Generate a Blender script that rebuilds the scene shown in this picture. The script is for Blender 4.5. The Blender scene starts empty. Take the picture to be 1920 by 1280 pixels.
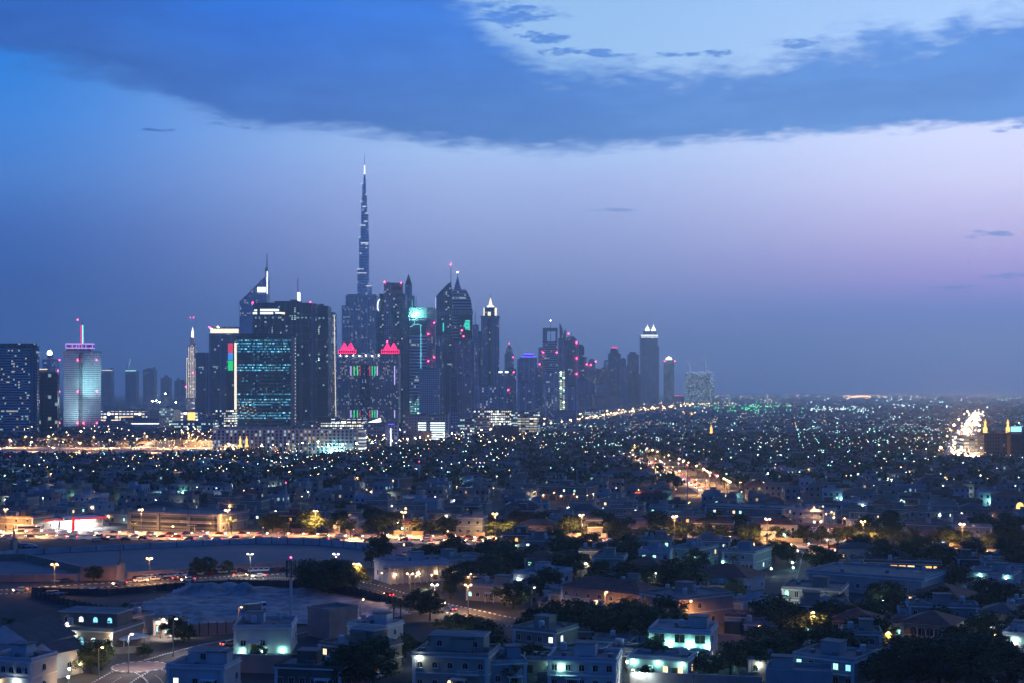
import bpy, math, random
import numpy as np
C = bpy.context.scene
rnd = random.Random(11)
# ------------------------------------------------------------------ camera (level, horizon by lens shift)
F, H, HX, HY = 2667.0, 65.0, 960.0, 730.0        # focal length in photo pixels, eye height in metres, horizon row
cd = bpy.data.cameras.new('camera'); cam = bpy.data.objects.new('camera', cd); C.collection.objects.link(cam)
cam.location = (0, 0, H); cam.rotation_euler = (math.radians(90), 0, 0)
cd.sensor_width = 36.0; cd.lens = 36.0 * F / 1920.0
cd.shift_y = (HY - 640.0) / 1920.0
cd.clip_start = 1.0; cd.clip_end = 60000.0
C.camera = cam
C.view_settings.view_transform = 'Standard'; C.view_settings.look = 'None'
C.view_settings.exposure = 0.0; C.view_settings.gamma = 1.0
cy = C.cycles
cy.use_denoising = True; cy.denoiser = 'OPENIMAGEDENOISE'
cy.denoising_input_passes = 'RGB_ALBEDO_NORMAL'; cy.denoising_prefilter = 'ACCURATE'
cy.max_bounces = 4; cy.diffuse_bounces = 2; cy.glossy_bounces = 2; cy.transmission_bounces = 2; cy.volume_bounces = 2
cy.transparent_max_bounces = 4
cy.sample_clamp_indirect = 3.0; cy.caustics_reflective = False; cy.caustics_refractive = False
cy.use_light_tree = True

def lin(c):
    return tuple(((v / 255.0) / 12.92 if v / 255.0 < .04045 else (((v / 255.0) + .055) / 1.055) ** 2.4) for v in c)

class NT:                                          # tiny node helper
    def __init__(s, tree): s.t = tree; tree.nodes.clear()
    def n(s, typ, **kw):
        nd = s.t.nodes.new(typ)
        for k, v in kw.items(): setattr(nd, k, v)
        return nd
    def put(s, sock, v):
        if v is None: return
        if isinstance(v, bpy.types.NodeSocket): s.t.links.new(v, sock)
        elif isinstance(v, tuple) and len(v) == 3 and sock.type == 'RGBA': sock.default_value = (*v, 1)
        else: sock.default_value = v
    def m(s, op, a, b=None, c=None):
        nd = s.n('ShaderNodeMath', operation=op)
        for i, v in enumerate((a, b, c)): s.put(nd.inputs[i], v)
        return nd.outputs[0]
    def mix(s, f, a, b):
        nd = s.n('ShaderNodeMix', data_type='RGBA'); s.put(nd.inputs[0], f); s.put(nd.inputs[6], a); s.put(nd.inputs[7], b)
        return nd.outputs[2]
    def mulc(s, a, b):
        nd = s.n('ShaderNodeMix', data_type='RGBA', blend_type='MULTIPLY'); nd.inputs[0].default_value = 1.0
        s.put(nd.inputs[6], a); s.put(nd.inputs[7], b); return nd.outputs[2]
    def step(s, v, a, b, o0=0.0, o1=1.0):
        nd = s.n('ShaderNodeMapRange', interpolation_type='SMOOTHSTEP'); s.put(nd.inputs[0], v)
        for i, q in enumerate((a, b, o0, o1)): s.put(nd.inputs[i + 1], q)
        return nd.outputs[0]
    def vec(s, x, y, z=0.0):
        nd = s.n('ShaderNodeCombineXYZ')
        for i, q in enumerate((x, y, z)): s.put(nd.inputs[i], q)
        return nd.outputs[0]
    def noise(s, v, scale, detail=4.0, rough=.55, col=False):
        nd = s.n('ShaderNodeTexNoise'); s.put(nd.inputs['Vector'], v); nd.inputs['Scale'].default_value = scale
        nd.inputs['Detail'].default_value = detail; nd.inputs['Roughness'].default_value = rough
        return nd.outputs[1 if col else 0]
    def ramp(s, f, pts):
        nd = s.n('ShaderNodeValToRGB'); s.put(nd.inputs[0], f); e = nd.color_ramp.elements
        while len(e) < len(pts): e.new(.5)
        for q, (p, c) in zip(e, pts): q.position = p; q.color = (*c, 1)
        return nd.outputs[0]
    def curve(s, v, pts):                           # v, pts in 0..1
        nd = s.n('ShaderNodeFloatCurve'); s.put(nd.inputs[1], v); c = nd.mapping.curves[0]
        while len(c.points) < len(pts): c.points.new(.5, .5)
        for q, p in zip(c.points, pts): q.location = p
        nd.mapping.update(); return nd.outputs[0]

# ------------------------------------------------------------------ dusk sky
W = bpy.data.worlds.new("World"); C.world = W; W.use_nodes = True
def px_az(x): return math.atan((x - HX) / F)
def px_el(y): return math.atan((HY - y) / F)
def build_sky():
    t = NT(W.node_tree)
    g = t.n('ShaderNodeTexCoord').outputs['Generated']
    sp = t.n('ShaderNodeSeparateXYZ'); t.put(sp.inputs[0], g); x, y, z = sp.outputs
    az = t.m('ARCTAN2', x, y); el = t.m('ARCSINE', z)
    a01 = t.m('MULTIPLY_ADD', az, 1 / .76, .5)      # -.38 .. .38 rad  ->  0 .. 1
    e01 = t.m('MULTIPLY', el, 1 / .4)               # 0 .. .4 rad
    def rp(rows, k): return t.ramp(e01, [(max(0, px_el(yy)) / .4, tuple(v * SKYK * q for v, q in zip(lin(c), k))) for yy, c in rows])
    SKYK = 1.36
    L = rp([(740, (14, 48, 118)), (650, (22, 64, 140)), (550, (34, 80, 165)), (450, (66, 106, 190)), (350, (86, 138, 222)), (250, (66, 142, 236)), (150, (34, 132, 230)), (0, (0, 100, 222)), (-330, (20, 84, 180))], (.62, .80, .80))
    Mi = rp([(740, (80, 94, 160)), (650, (110, 122, 185)), (550, (140, 150, 208)), (450, (158, 168, 224)), (350, (170, 186, 238)), (290, (172, 198, 248)), (150, (150, 188, 236)), (0, (140, 180, 230)), (-330, (120, 180, 235))], (1.02, 1.02, .93))
    R = rp([(740, (40, 88, 185)), (650, (56, 102, 200)), (590, (96, 112, 214)), (530, (184, 148, 222)), (450, (214, 190, 230)), (350, (228, 220, 246)), (270, (226, 226, 250)), (100, (172, 198, 235)), (20, (160, 192, 232)), (-330, (185, 222, 252))], (1.0, 1.03, 1.06))
    col = t.mix(t.step(az, -.36, .0), L, Mi)
    col = t.mix(t.step(az, .02, .36), col, R)
    # --- cloud bank
    pv = t.vec(t.m('MULTIPLY', az, 9.0), t.m('MULTIPLY', el, 42.0), 3.7)
    n1 = t.m('SUBTRACT', t.noise(pv, 1.0, 6.0, .6), .5)
    pv2 = t.vec(t.m('MULTIPLY', az, 22.0), t.m('MULTIPLY', el, 75.0), 9.1)
    n2 = t.m('SUBTRACT', t.noise(pv2, 1.0, 5.0, .62), .5)
    pv3 = t.vec(t.m('MULTIPLY', az, 55.0), t.m('MULTIPLY', el, 210.0), 2.1)
    n3 = t.m('SUBTRACT', t.noise(pv3, 1.0, 6.0, .65), .5)
    low = [(-60, 128), (0, 148), (100, 160), (200, 178), (300, 205), (400, 238), (480, 256), (600, 262), (750, 272), (950, 288), (1150, 283), (1300, 274), (1450, 264), (1600, 258), (1750, 256), (1990, 262)]
    hi = [(-60, -90), (680, -80), (800, -50), (880, 0), (940, 60), (1000, 100), (1100, 118), (1250, 124), (1400, 120), (1500, 112), (1600, 92), (1690, 74), (1750, 84), (1820, 66), (1990, 60)]
    cv = lambda P: t.curve(aw, [((px_az(a) / .76 + .5), px_el(b) / .4) for a, b in P])
    aw = t.m('ADD', a01, t.m('ADD', t.m('MULTIPLY', n1, .11), t.m('MULTIPLY', n2, .05)))
    elow, ehi = cv(low), cv(hi)
    dlow = t.m('ADD', t.m('SUBTRACT', e01, elow), t.m('ADD', t.m('MULTIPLY', n1, .05), t.m('ADD', t.m('MULTIPLY', n3, .045), t.m('MULTIPLY', n2, .035))))
    mlow = t.step(dlow, -.010, t.step(az, -.3, .3, .036, .014))
    dhi = t.m('ADD', t.m('SUBTRACT', ehi, e01), t.m('ADD', t.m('ADD', t.m('MULTIPLY', n2, .13), t.m('MULTIPLY', n3, .075)), t.m('MULTIPLY', n1, .05)))
    mhi = t.step(dhi, -.028, .048)
    body = t.m('MULTIPLY', mlow, mhi)
    def puff(x0, y0, w, h, wild=1.6):
        u = t.m('MULTIPLY', t.m('SUBTRACT', az, px_az(x0)), F / w); v = t.m('MULTIPLY', t.m('SUBTRACT', el, px_el(y0)), F / h)
        r = t.m('ADD', t.m('MULTIPLY', u, u), t.m('MULTIPLY', v, v))
        q = t.m('ADD', t.m('SUBTRACT', 1.0, r), t.m('ADD', t.m('MULTIPLY', n2, wild * 2.2), t.m('MULTIPLY', n3, wild * 2.6)))
        return t.step(q, .1, 1.1)
    for p in ((975, 28, 95, 34, 1.6), (1010, 70, 60, 12, 2.0), (1150, 395, 60, 5, 1.0), (1825, 455, 80, 9, 2.2), (1890, 530, 70, 6, 1.6), (1760, 548, 60, 5, 2.2), (300, 258, 40, 4, 1.2), (440, 240, 60, 12, 1.6), (1490, 95, 50, 8, 2.2), (1900, 268, 50, 9, 2.0), (1290, 108, 90, 10, 2.4), (1080, 100, 110, 10, 2.4)):
        body = t.m('MAXIMUM', body, t.m('MULTIPLY', puff(*p), .85 if p[1] < 300 else .75))
    # cloud colour: bluer and deeper to the upper left, paler to the right and underneath
    cl = t.ramp(a01, [(0.05, lin((44, 104, 200))), (.3, lin((66, 124, 216))), (.5, lin((78, 142, 228))), (.75, lin((94, 158, 242))), (1, lin((80, 154, 246)))])
    up = t.step(t.m('SUBTRACT', e01, elow), .0, .28)
    cl = t.mix(up, t.mulc(cl, lin((255, 246, 240))), t.mix(t.step(az, -.25, .2), lin((0, 112, 235)), lin((64, 136, 232))))
    cl = t.mulc(cl, t.mix(t.step(t.m('ADD', n1, t.m('MULTIPLY', n2, .5)), -.22, .26), (.80, .84, .90), (1.2, 1.14, 1.08)))
    col = t.mix(body, col, cl)
    # the sky behind the camera and overhead is far darker at this hour
    fwd = t.step(y, -.05, .7); top = t.step(el, .34, .85)
    dark = t.mix(t.step(el, 0.0, .6), lin((42, 86, 150)), lin((16, 74, 172)))
    col = t.mix(fwd, dark, col)
    col = t.mix(top, col, dark)
    ni = t.n('ShaderNodeTexSky', sky_type='NISHITA'); ni.sun_disc = False
    ni.sun_elevation = math.radians(-3.0); ni.sun_rotation = math.radians(35.0)
    b1 = t.n('ShaderNodeBackground'); t.put(b1.inputs[0], col); b1.inputs[1].default_value = 1.0
    b2 = t.n('ShaderNodeBackground'); t.put(b2.inputs[0], ni.outputs[0]); b2.inputs[1].default_value = 0.05
    ad = t.n('ShaderNodeAddShader'); t.t.links.new(b1.outputs[0], ad.inputs[0]); t.t.links.new(b2.outputs[0], ad.inputs[1])
    o = t.n('ShaderNodeOutputWorld'); t.t.links.new(ad.outputs[0], o.inputs[0])
build_sky()
W.cycles.sampling_method = 'MANUAL'; W.cycles.sample_map_resolution = 512
# the last of the daylight: a very weak, very soft lamp from beyond the right edge
sl = bpy.data.lights.new('sun', 'SUN'); sl.energy = 0.06; sl.angle = math.radians(25); sl.color = (.85, .75, 1.0)
so = bpy.data.objects.new('sun', sl); C.collection.objects.link(so)
so.rotation_euler = (math.radians(80), 0, math.radians(145))

# ------------------------------------------------------------------ materials
MATS = {}
def newmat(name):
    m = bpy.data.materials.new(name); m.use_nodes = True; MATS[name] = m
    return m, NT(m.node_tree)
def finish(t, surf): 
    o = t.n('ShaderNodeOutputMaterial'); t.t.links.new(surf, o.inputs['Surface'])
def plain(name, col, rough=.8, var=.18, scale=.35, spec=.3, metal=0.0):
    m, t = newmat(name)
    co = t.n('ShaderNodeTexCoord').outputs['Object']
    nz = t.noise(co, scale, 5.0, .6)
    k = t.step(nz, .25, .75, 1 - var, 1 + var)
    b = t.n('ShaderNodeBsdfPrincipled'); t.put(b.inputs['Base Color'], t.mulc(col, t.vec(k, k, k)))
    b.inputs['Roughness'].default_value = rough; b.inputs['Specular IOR Level'].default_value = spec; b.inputs['Metallic'].default_value = metal
    finish(t, b.outputs[0]); return m
def glow(name, col, st, sampled=False):
    m, t = newmat(name); e = t.n('ShaderNodeEmission'); e.inputs[0].default_value = (*col, 1); e.inputs[1].default_value = st
    finish(t, e.outputs[0]); m.cycles.emission_sampling = 'FRONT' if sampled else 'NONE'; return m
def facade(name, wall, glass, bay=3.0, flr=3.6, ww=.6, wh=.5, lit=.1, ca=(1, .8, .5), cb=(.7, .9, 1), st=2.0,  row=0.0, clump=.5, grough=.25, seed=1.0, vband=0, fade=None, wash=None):
    """Wall with a window grid from the mesh's own wall metres (UV); a share of the windows is lit."""
    m, t = newmat(name)
    uv = t.n('ShaderNodeSeparateXYZ'); t.put(uv.inputs[0], t.n('ShaderNodeTexCoord').outputs['UV'])
    u = t.m('DIVIDE', uv.outputs[0], bay); v = t.m('DIVIDE', uv.outputs[1], flr)
    fu, fv = t.m('FRACT', u), t.m('FRACT', v); iu, iv = t.m('FLOOR', u), t.m('FLOOR', v)
    mu = t.m('LESS_THAN', t.m('ABSOLUTE', t.m('SUBTRACT', fu, .5)), ww / 2)
    mv = t.m('LESS_THAN', t.m('ABSOLUTE', t.m('SUBTRACT', fv, .5)), wh / 2)
    win = t.m('MULTIPLY', mu, mv)
    if vband:                                       # every so many bays a blank pier
        pier = t.m('GREATER_THAN', t.m('FRACT', t.m('DIVIDE', t.m('ADD', iu, .01), vband)), 1.0 / vband)
        win = t.m('MULTIPLY', win, pier)
    wn = t.n('ShaderNodeTexWhiteNoise', noise_dimensions='3D'); t.put(wn.inputs['Vector'], t.vec(iu, iv, seed))
    r, rc = wn.outputs[0], wn.outputs[1]
    rs = t.n('ShaderNodeSeparateXYZ'); t.put(rs.inputs[0], rc)
    w2 = t.n('ShaderNodeTexWhiteNoise', noise_dimensions='2D'); t.put(w2.inputs['Vector'], t.vec(iv, seed + 5, 0))
    cl = t.noise(t.vec(t.m('MULTIPLY', iu, .16), t.m('MULTIPLY', iv, .13), seed * 3), 1.0, 2.0)
    thr = t.m('MULTIPLY', lit, t.step(cl, .5 - .25 * (1 - clump) - .1, .62, 1 - clump, 1 + clump * 1.6))
    if row: 
        rw = t.m('LESS_THAN', w2.outputs[0], lit * 1.5)
        thr = t.m('ADD', t.m('MULTIPLY', thr, 1 - row), t.m('MULTIPLY', rw, row * .8))
    on = t.m('MULTIPLY', t.m('LESS_THAN', r, thr), win)
    pw = t.m('MULTIPLY_ADD', t.m('POWER', rs.outputs[0], 5.0), 4.0, .22)
    em = t.m('MULTIPLY', t.m('MULTIPLY', on, pw), st * 1.5)
    dn = t.noise(t.n('ShaderNodeTexCoord').outputs['Object'], .03, 4.0)
    wl = t.mulc(tuple(c * q for c, q in zip(wall, (.80, 1.0, 1.18))), t.vec(*[t.step(dn, .3, .7, .82, 1.12)] * 3))
    gl = t.mulc(glass, t.vec(*[t.m('MULTIPLY_ADD', rs.outputs[2], .6, .7)] * 3))
    b = t.n('ShaderNodeBsdfPrincipled'); t.put(b.inputs['Base Color'], t.mix(win, wl, gl))
    t.put(b.inputs['Roughness'], t.m('MULTIPLY_ADD', win, grough - .7, .7)); b.inputs['Specular IOR Level'].default_value = .5
    t.put(b.inputs['Emission Color'], t.mix(t.m('GREATER_THAN', rs.outputs[1], .5), ca, cb)); t.put(b.inputs['Emission Strength'], em)
    finish(t, b.outputs[0]); m.cycles.emission_sampling = 'NONE'; return m

# ------------------------------------------------------------------ photo pixel on the ground -> metres
def Yb(py): return F * H / (py - HY)
def G(px, py): Y = Yb(py); return ((px - HX) * Y / F, Y)
def PX(x, y, z=0.0): return (HX + F * x / y, HY - F * (z - H) / y)

# ------------------------------------------------------------------ mesh builder
class MB:
    def __init__(s): s.v = []; s.f = []; s.m = []; s.uv = []; s.sm = []
    def face(s, pts, mat=0, uv=None, smooth=False):
        i = len(s.v); s.v += [tuple(p) for p in pts]; s.f.append(tuple(range(i, i + len(pts)))); s.m.append(mat)
        s.uv += uv if uv else [(p[0], p[1]) for p in pts]; s.sm.append(smooth)
    def prism(s, poly, z0, z1, mat=0, top=None, poly2=None, u0=0.0, cap=True, bottom=False, smooth=False):
        n = len(poly); p2 = poly2 or poly; u = u0
        for i in range(n):
            a, b = poly[i], poly[(i + 1) % n]; c, d = p2[(i + 1) % n], p2[i]; L = math.hypot(b[0] - a[0], b[1] - a[1])
            s.face([(*a, z0), (*b, z0), (*c, z1), (*d, z1)], mat, [(u, z0), (u + L, z0), (u + L, z1), (u, z1)], smooth); u += L
        if cap: s.face([(*p, z1) for p in p2], mat if top is None else top)
        if bottom: s.face([(*p, z0) for p in reversed(poly)], mat)
    def box(s, cx, cy, z0, w, d, h, mat=0, top=None, rot=0.0, bottom=False):
        c, q = math.cos(rot), math.sin(rot)
        P = [(cx + c * a - q * b, cy + q * a + c * b) for a, b in ((-w / 2, -d / 2), (w / 2, -d / 2), (w / 2, d / 2), (-w / 2, d / 2))]
        s.prism(P, z0, z0 + h, mat, top, bottom=bottom)
    def cyl(s, cx, cy, z0, z1, r0, r1=None, n=10, mat=0, top=None, smooth=True):
        r1 = r0 if r1 is None else r1
        A = lambda r: [(cx + r * math.cos(2 * math.pi * i / n), cy + r * math.sin(2 * math.pi * i / n)) for i in range(n)]
        s.prism(A(r0), z0, z1, mat, top, A(r1), cap=r1 > 1e-4, smooth=smooth)
    def ball(s, cx, cy, cz, r, mat=0, n=6, k=4, sz=1.0, half=False):
        for j in range(k):
            lo = 0 if half else -math.pi / 2
            t0 = lo + (math.pi / 2 - lo) * j / k; t1 = lo + (math.pi / 2 - lo) * (j + 1) / k
            P = lambda t, i: (cx + r * math.cos(t) * math.cos(2 * math.pi * i / n), cy + r * math.cos(t) * math.sin(2 * math.pi * i / n), cz + sz * r * math.sin(t))
            for i in range(n):
                q = [P(t0, i), P(t0, i + 1), P(t1, i + 1), P(t1, i)]
                if j == 0 and not half: q = [q[0], q[2], q[3]]
                elif j == k - 1: q = q[:3]
                s.face(q, mat, smooth=True)
    def bar(s, a, b, r, mat=0, r2=None, n=4):
        a = np.array(a, float); b = np.array(b, float); d = b - a; L = np.linalg.norm(d); d /= L
        q = np.array((0, 0, 1.0)) if abs(d[2]) < .9 else np.array((1.0, 0, 0)); e = np.cross(d, q); e /= np.linalg.norm(e); f = np.cross(d, e); r2 = r if r2 is None else r2
        R = lambda c, rr: [tuple(c + rr * (math.cos(2 * math.pi * i / n + .785) * e + math.sin(2 * math.pi * i / n + .785) * f)) for i in range(n)]
        A, B = R(a, r), R(b, r2)
        for i in range(n): s.face([A[i], B[i], B[(i + 1) % n], A[(i + 1) % n]], mat)
        s.face(B[::-1], mat); s.face(A, mat)
    def slab(s, pts, z0, z1, dy0, dy1, mat=0, top=None):   # outline in the x-z plane pushed through y
        n = len(pts); u = 0
        s.face([(p[0], dy0, p[1]) for p in pts], mat, [(p[0], p[1]) for p in pts])
        s.face([(p[0], dy1, p[1]) for p in reversed(pts)], mat, [(p[0], p[1]) for p in reversed(pts)])
        for i in range(n):
            a, b = pts[i], pts[(i + 1) % n]
            up = abs(b[0] - a[0]) > abs(b[1] - a[1])
            mm = top if (up and top is not None) else mat
            s.face([(b[0], dy0, b[1]), (a[0], dy0, a[1]), (a[0], dy1, a[1]), (b[0], dy1, b[1])], mm, [(dy0, b[1]), (dy0, a[1]), (dy1, a[1]), (dy1, b[1])])
    def hip(s, cx, cy, z, w, d, h, mat=0, over=.5, ridge=None):
        w += 2 * over; d += 2 * over; r = ridge if ridge is not None else max(0, (w - d) / 2)
        a = [(cx - w / 2, cy - d / 2, z), (cx + w / 2, cy - d / 2, z), (cx + w / 2, cy + d / 2, z), (cx - w / 2, cy + d / 2, z)]
        p, q = (cx - r, cy, z + h), (cx + r, cy, z + h)
        s.face([a[0], a[1], q, p], mat); s.face([a[1], a[2], q], mat); s.face([a[2], a[3], p, q], mat); s.face([a[3], a[0], p], mat)
        s.face(a[::-1], mat)
    def mesh(s, name, mats):
        me = bpy.data.meshes.new(name); me.from_pydata(s.v, [], s.f)
        ul = me.uv_layers.new(name='wall'); ul.data.foreach_set('uv', np.array(s.uv, dtype=np.float32).ravel())
        me.polygons.foreach_set('material_index', np.array(s.m, dtype=np.int32)); me.polygons.foreach_set('use_smooth', np.array(s.sm, dtype=bool))
        for m in mats: me.materials.append(MATS[m])
        me.update(); return me
    def obj(s, name, mats, parent=None, loc=(0, 0, 0), rz=0.0):
        return link(name, s.mesh(name, mats if isinstance(mats, (list, tuple)) else [mats]), parent, loc, rz)
def link(name, data, parent=None, loc=(0, 0, 0), rz=0.0):
    o = bpy.data.objects.new(name, data); C.collection.objects.link(o)
    if parent: o.parent = parent
    o.location = loc; o.rotation_euler = (0, 0, rz); return o
def tag(o, label=None, cat=None, group=None, kind=None):
    for k, v in (('label', label), ('category', cat), ('group', group), ('kind', kind)):
        if v: o[k] = v
    return o
def thing(name, label, cat, loc=(0, 0, 0), rz=0.0, group=None):
    return tag(link(name, None, None, loc, rz), label, cat, group)
AUTO = []                                           # things whose label is worded at the end, from look and neighbourhood
def auto(o, look, cat, group=None): o['category'] = cat; AUTO.append((o, look)); o['group'] = group or cat + ' repeats'; return o
# ------------------------------------------------------------------ shared materials
plain('soil', (.055, .052, .05), .95, .35, .02); plain('sand', (.27, .26, .245), .95, .5, .22)
plain('paving', (.18, .17, .165), .85, .12, .1); plain('asphalt', (.055, .053, .052), .85, .2, .1)
plain('streak_lit_road', (.38, .36, .33), .8, .15, .1); plain('pave_pink', (.24, .17, .15), .85, .15, .3); plain('paint', (.75, .75, .72), .6, .1, 1.0)  # busy-road tone is made pale, standing in for traffic light streaks
plain('kerb_dark', (.04, .04, .04), .8); plain('verge', (.035, .06, .025), .95, .4, .3)
for k, c in dict(white=(.50, .50, .49), cream=(.38, .33, .26), tan=(.27, .21, .15), pink=(.38, .27, .23), beige=(.30, .255, .21), grey=(.25, .25, .25), teal=(.29, .36, .37), brown=(.16, .115, .09)).items():
    plain('wall_' + k, c, .85, .16, .25)
plain('roof_grey', (.17, .165, .16), .9, .3, .3); plain('roof_red', (.20, .06, .045), .8, .3, .5); plain('roof_dark', (.07, .07, .075), .8, .25, .4); plain('roof_blue', (.05, .08, .12), .6, .2, .5)
plain('trim', (.66, .64, .60), .8, .1, .4); plain('frame', (.55, .55, .53), .6, .1, 1.0); plain('door', (.12, .07, .04), .6, .2, 1.0)
plain('pane', (.012, .014, .018), .08, .2, 1.0, .6); plain('tank', (.50, .50, .48), .5, .1, 1.0); plain('metal', (.22, .22, .23), .45, .1, 1.0, .5, .6)
plain('dark_metal', (.05, .05, .055), .5, .1, 1.0, .5, .3); plain('bark', (.06, .045, .03), .95, .3, 1.5)
plain('leaf_a', (.050, .080, .030), .8, .45, 1.2); plain('leaf_b', (.075, .100, .038), .8, .45, 1.2); plain('leaf_c', (.038, .060, .026), .8, .4, 1.2); plain('frond', (.085, .105, .04), .75, .35, 2.0)
plain('tyre', (.015, .015, .015), .9); plain('glass', (.01, .012, .015), .05, .1, 1.0, .7)
for k, c in dict(white=(.7, .7, .7), silver=(.4, .41, .42), black=(.02, .02, .022), red=(.3, .02, .02), navy=(.03, .05, .14), gold=(.35, .28, .18)).items(): plain('car_' + k, c, .25, .04, 1.0, .6)
WARM, ORNG, WHT, TEAL, CYAN = (1, .66, .33), (1, .47, .14), (.86, .94, 1), (.42, 1, .82), (.25, .8, 1)
glow('lit_warm', WARM, 2.2); glow('lit_orange', (1, .5, .12), 1.8); glow('lit_white', (.8, .95, .95), 2.2); glow('lit_teal', TEAL, 1.8); glow('lit_cyan', CYAN, 1.6)
glow('bulb_orange', ORNG, 420, True); glow('bulb_warm', (1, .62, .30), 200, True); glow('bulb_white', WHT, 300, True); glow('bulb_teal', (.4, 1, .85), 380, True); glow('bulb_road', (1, .5, .17), 11000, True); glow('bulb_orange_strong', (1, .5, .17), 3200, True); glow('horizon_light', (1, .55, .25), 75); glow('horizon_white', (.8, .95, 1), 75)
glow('lamp_glow_orange', (1, .46, .15), 4.5); glow('lamp_glow_warm', (1, .66, .36), 5); glow('lamp_glow_white', (.86, .95, 1), 5); glow('lamp_glow_teal', (.45, 1, .88), 5); glow('bulb_bright', (1, .84, .74), 2200, True)
glow('flood_orange', (1, .5, .18), 12000, True); glow('flood_far', (1, .55, .24), 330, True); glow('flood_white', (.9, .95, 1), 420, True); glow('flood_teal', (.35, 1, .85), 900, True)
glow('wall_bulb_white', (.82, 1, .95), 300, True); glow('wall_bulb_teal', (.4, 1, .85), 330, True); glow('wall_bulb_warm', (1, .62, .28), 260, True)
glow('head_light', (1, .62, .30), 55); glow('tail_light', (1, .05, .03), 12)
glow('beacon_red', (1, .03, .12), 26); glow('beacon_white', (.9, .95, 1), 30)
glow('neon_pink', (1, .02, .16), 2.2); glow('neon_purple', (.62, .30, 1), 1.2); glow('sign_red', (.9, .03, .03), 1.1); glow('neon_blue', (.12, .1, 1), 2.0); glow('neon_green', (.02, .9, .25), 1.3); glow('neon_red', (1, .02, .12), 1.6); glow('neon_teal', (.05, .9, .65), 1.4)
glow('neon_violet', (.6, .5, 1), 1.5); glow('neon_cyan', (.2, .75, 1), 3.0); glow('strip_warm', (1, .84, .62), 1.7); glow('canopy_bulb', (.95, .97, 1), 110, True); glow('strip_soft', (.85, .93, 1), 1.3); glow('strip_white', (.92, .96, 1), 3.2); glow('screen_red', (.9, .06, .12), .9); glow('screen_blue', (.05, .35, 1), 1.0); glow('screen_green', (.02, .9, .25), .9)
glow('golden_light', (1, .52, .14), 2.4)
for i, (k, c) in enumerate(dict(warm=(1, .62, .3), white=(.85, .95, 1), teal=(.4, 1, .85), orange=(1, .5, .18), green=(.1, 1, .4), red=(1, .08, .1)).items()): glow('far_' + k, c, 15)

# facades -----------------------------------------------------------------------------------------------------
BLU, GLS = (.05, .075, .12), (.012, .022, .04)
facade('fc_band', (.46, .48, .50), (.02, .03, .045), 2.4, 3.7, .96, .5, .07, (1, .85, .55), (.6, 1, .95), 1.6, .35, .8, seed=2)
facade('fc_grid_dark', (.055, .07, .085), (.012, .022, .035), 5.0, 5.2, .88, .88, .05, (.85, 1, .8), (.6, .95, 1), 1.2, .3, .8, seed=3)
facade('fc_stair', (.16, .2, .18), (.1, .12, .1), 6, 3.7, .7, .6, .8, (.8, 1, .7), (.6, 1, .85), 1.6, seed=4)
facade('fc_trade', (.80, .80, .78), (.08, .10, .12), 2.1, 3.4, .66, .5, .025, (1, .8, .7), (.9, 1, .95), 1.2, .0, .4, seed=5)
facade('fc_slit', (.22, .22, .22), (.05, .06, .08), 1.6, 3.4, .7, .6, .3, (.3, .75, 1), (.5, .8, 1), .8, seed=6)
facade('fc_far', (.13, .16, .21), (.02, .03, .06), 4.5, 4.2, .6, .55, .05, (1, .85, .65), (.75, .95, 1), 1.5, .0, .8, seed=7, vband=5)
facade('fc_far_lit', (.06, .09, .13), (.02, .03, .06), 5, 4.2, .7, .6, .22, (.6, .95, 1), (.7, .9, 1), 1.2, .0, .9, seed=8)
facade('fc_address', (.22, .24, .30), (.03, .04, .07), 5.5, 4.4, .55, .7, .8, (1, .86, .75), (.9, .9, 1), .5, 0, .15, seed=9)
facade('fc_dark', (.06, .08, .11), (.010, .02, .035), 3.6, 4.0, .82, .8, .022, (.5, .85, 1), (.7, .95, .95), 1.3, .25, .9, seed=10, vband=8)
facade('fc_dark2', (.16, .20, .26), (.03, .055, .085), 4.0, 4.0, .8, .72, .045, (.55, .85, 1), (.85, .92, .9), 1.4, .2, .9, seed=11, vband=6)
facade('fc_glasslit', (.03, .05, .07), (.012, .03, .05), 2.2, 4.3, .9, .42, .30, (.03, .42, .80), (.22, .8, 1.0), 1.5, .85, .6, seed=12)
facade('fc_office', (.52, .56, .62), (.05, .07, .12), 5.0, 4.6, .5, .4, .10, (.9, .95, 1), (1, .9, .7), 1.8, .1, .9, seed=13)
facade('fc_apart', (.52, .54, .60), (.022, .03, .05), 4.2, 3.5, .5, .74, .17, (.75, .95, 1), (1, .8, .5), 1.5, 0, .6, seed=14)
facade('fc_apart_end', (.40, .40, .40), (.2, .2, .2), 30, 3.5, .98, .5, .7, (.9, 1, .95), (.9, 1, .95), .9, .6, .1, seed=15)
facade('fc_stone', (.50, .42, .40), (.02, .025, .04), 2.6, 3.5, .5, .62, .08, (1, .85, .65), (.85, .9, 1), 1.4, 0, .8, seed=16)
facade('fc_stoneglass', (.03, .04, .09), (.015, .03, .10), 2.6, 3.5, .8, .7, .10, (.2, .45, 1), (.5, .7, 1), 1.3, 0, .8, seed=17)
facade('fc_khalifa', (.78, .80, .84), (.40, .45, .52), 9.0, 9, .94, .5, .03, (.95, .97, 1), (.9, .95, 1), 1.3, .25, .9, seed=18)
facade('fc_blue', (.46, .50, .58), (.10, .14, .22), 3.8, 5.0, .62, .62, .11, (.65, .88, 1), (.95, .9, .8), 1.5, 0, .95, seed=19, vband=5)
facade('fc_pinkside', (.55, .38, .40), (.03, .035, .06), 4.5, 4.6, .5, .5, .12, (1, .9, .8), (.9, .9, 1), 1.6, 0, .9, seed=20)
facade('fc_bands2', (.58, .62, .68), (.018, .03, .05), 3.0, 6.2, .97, .55, .03, (.7, 1, .95), (.9, .95, 1), 1.2, .3, .8, seed=21)
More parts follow.
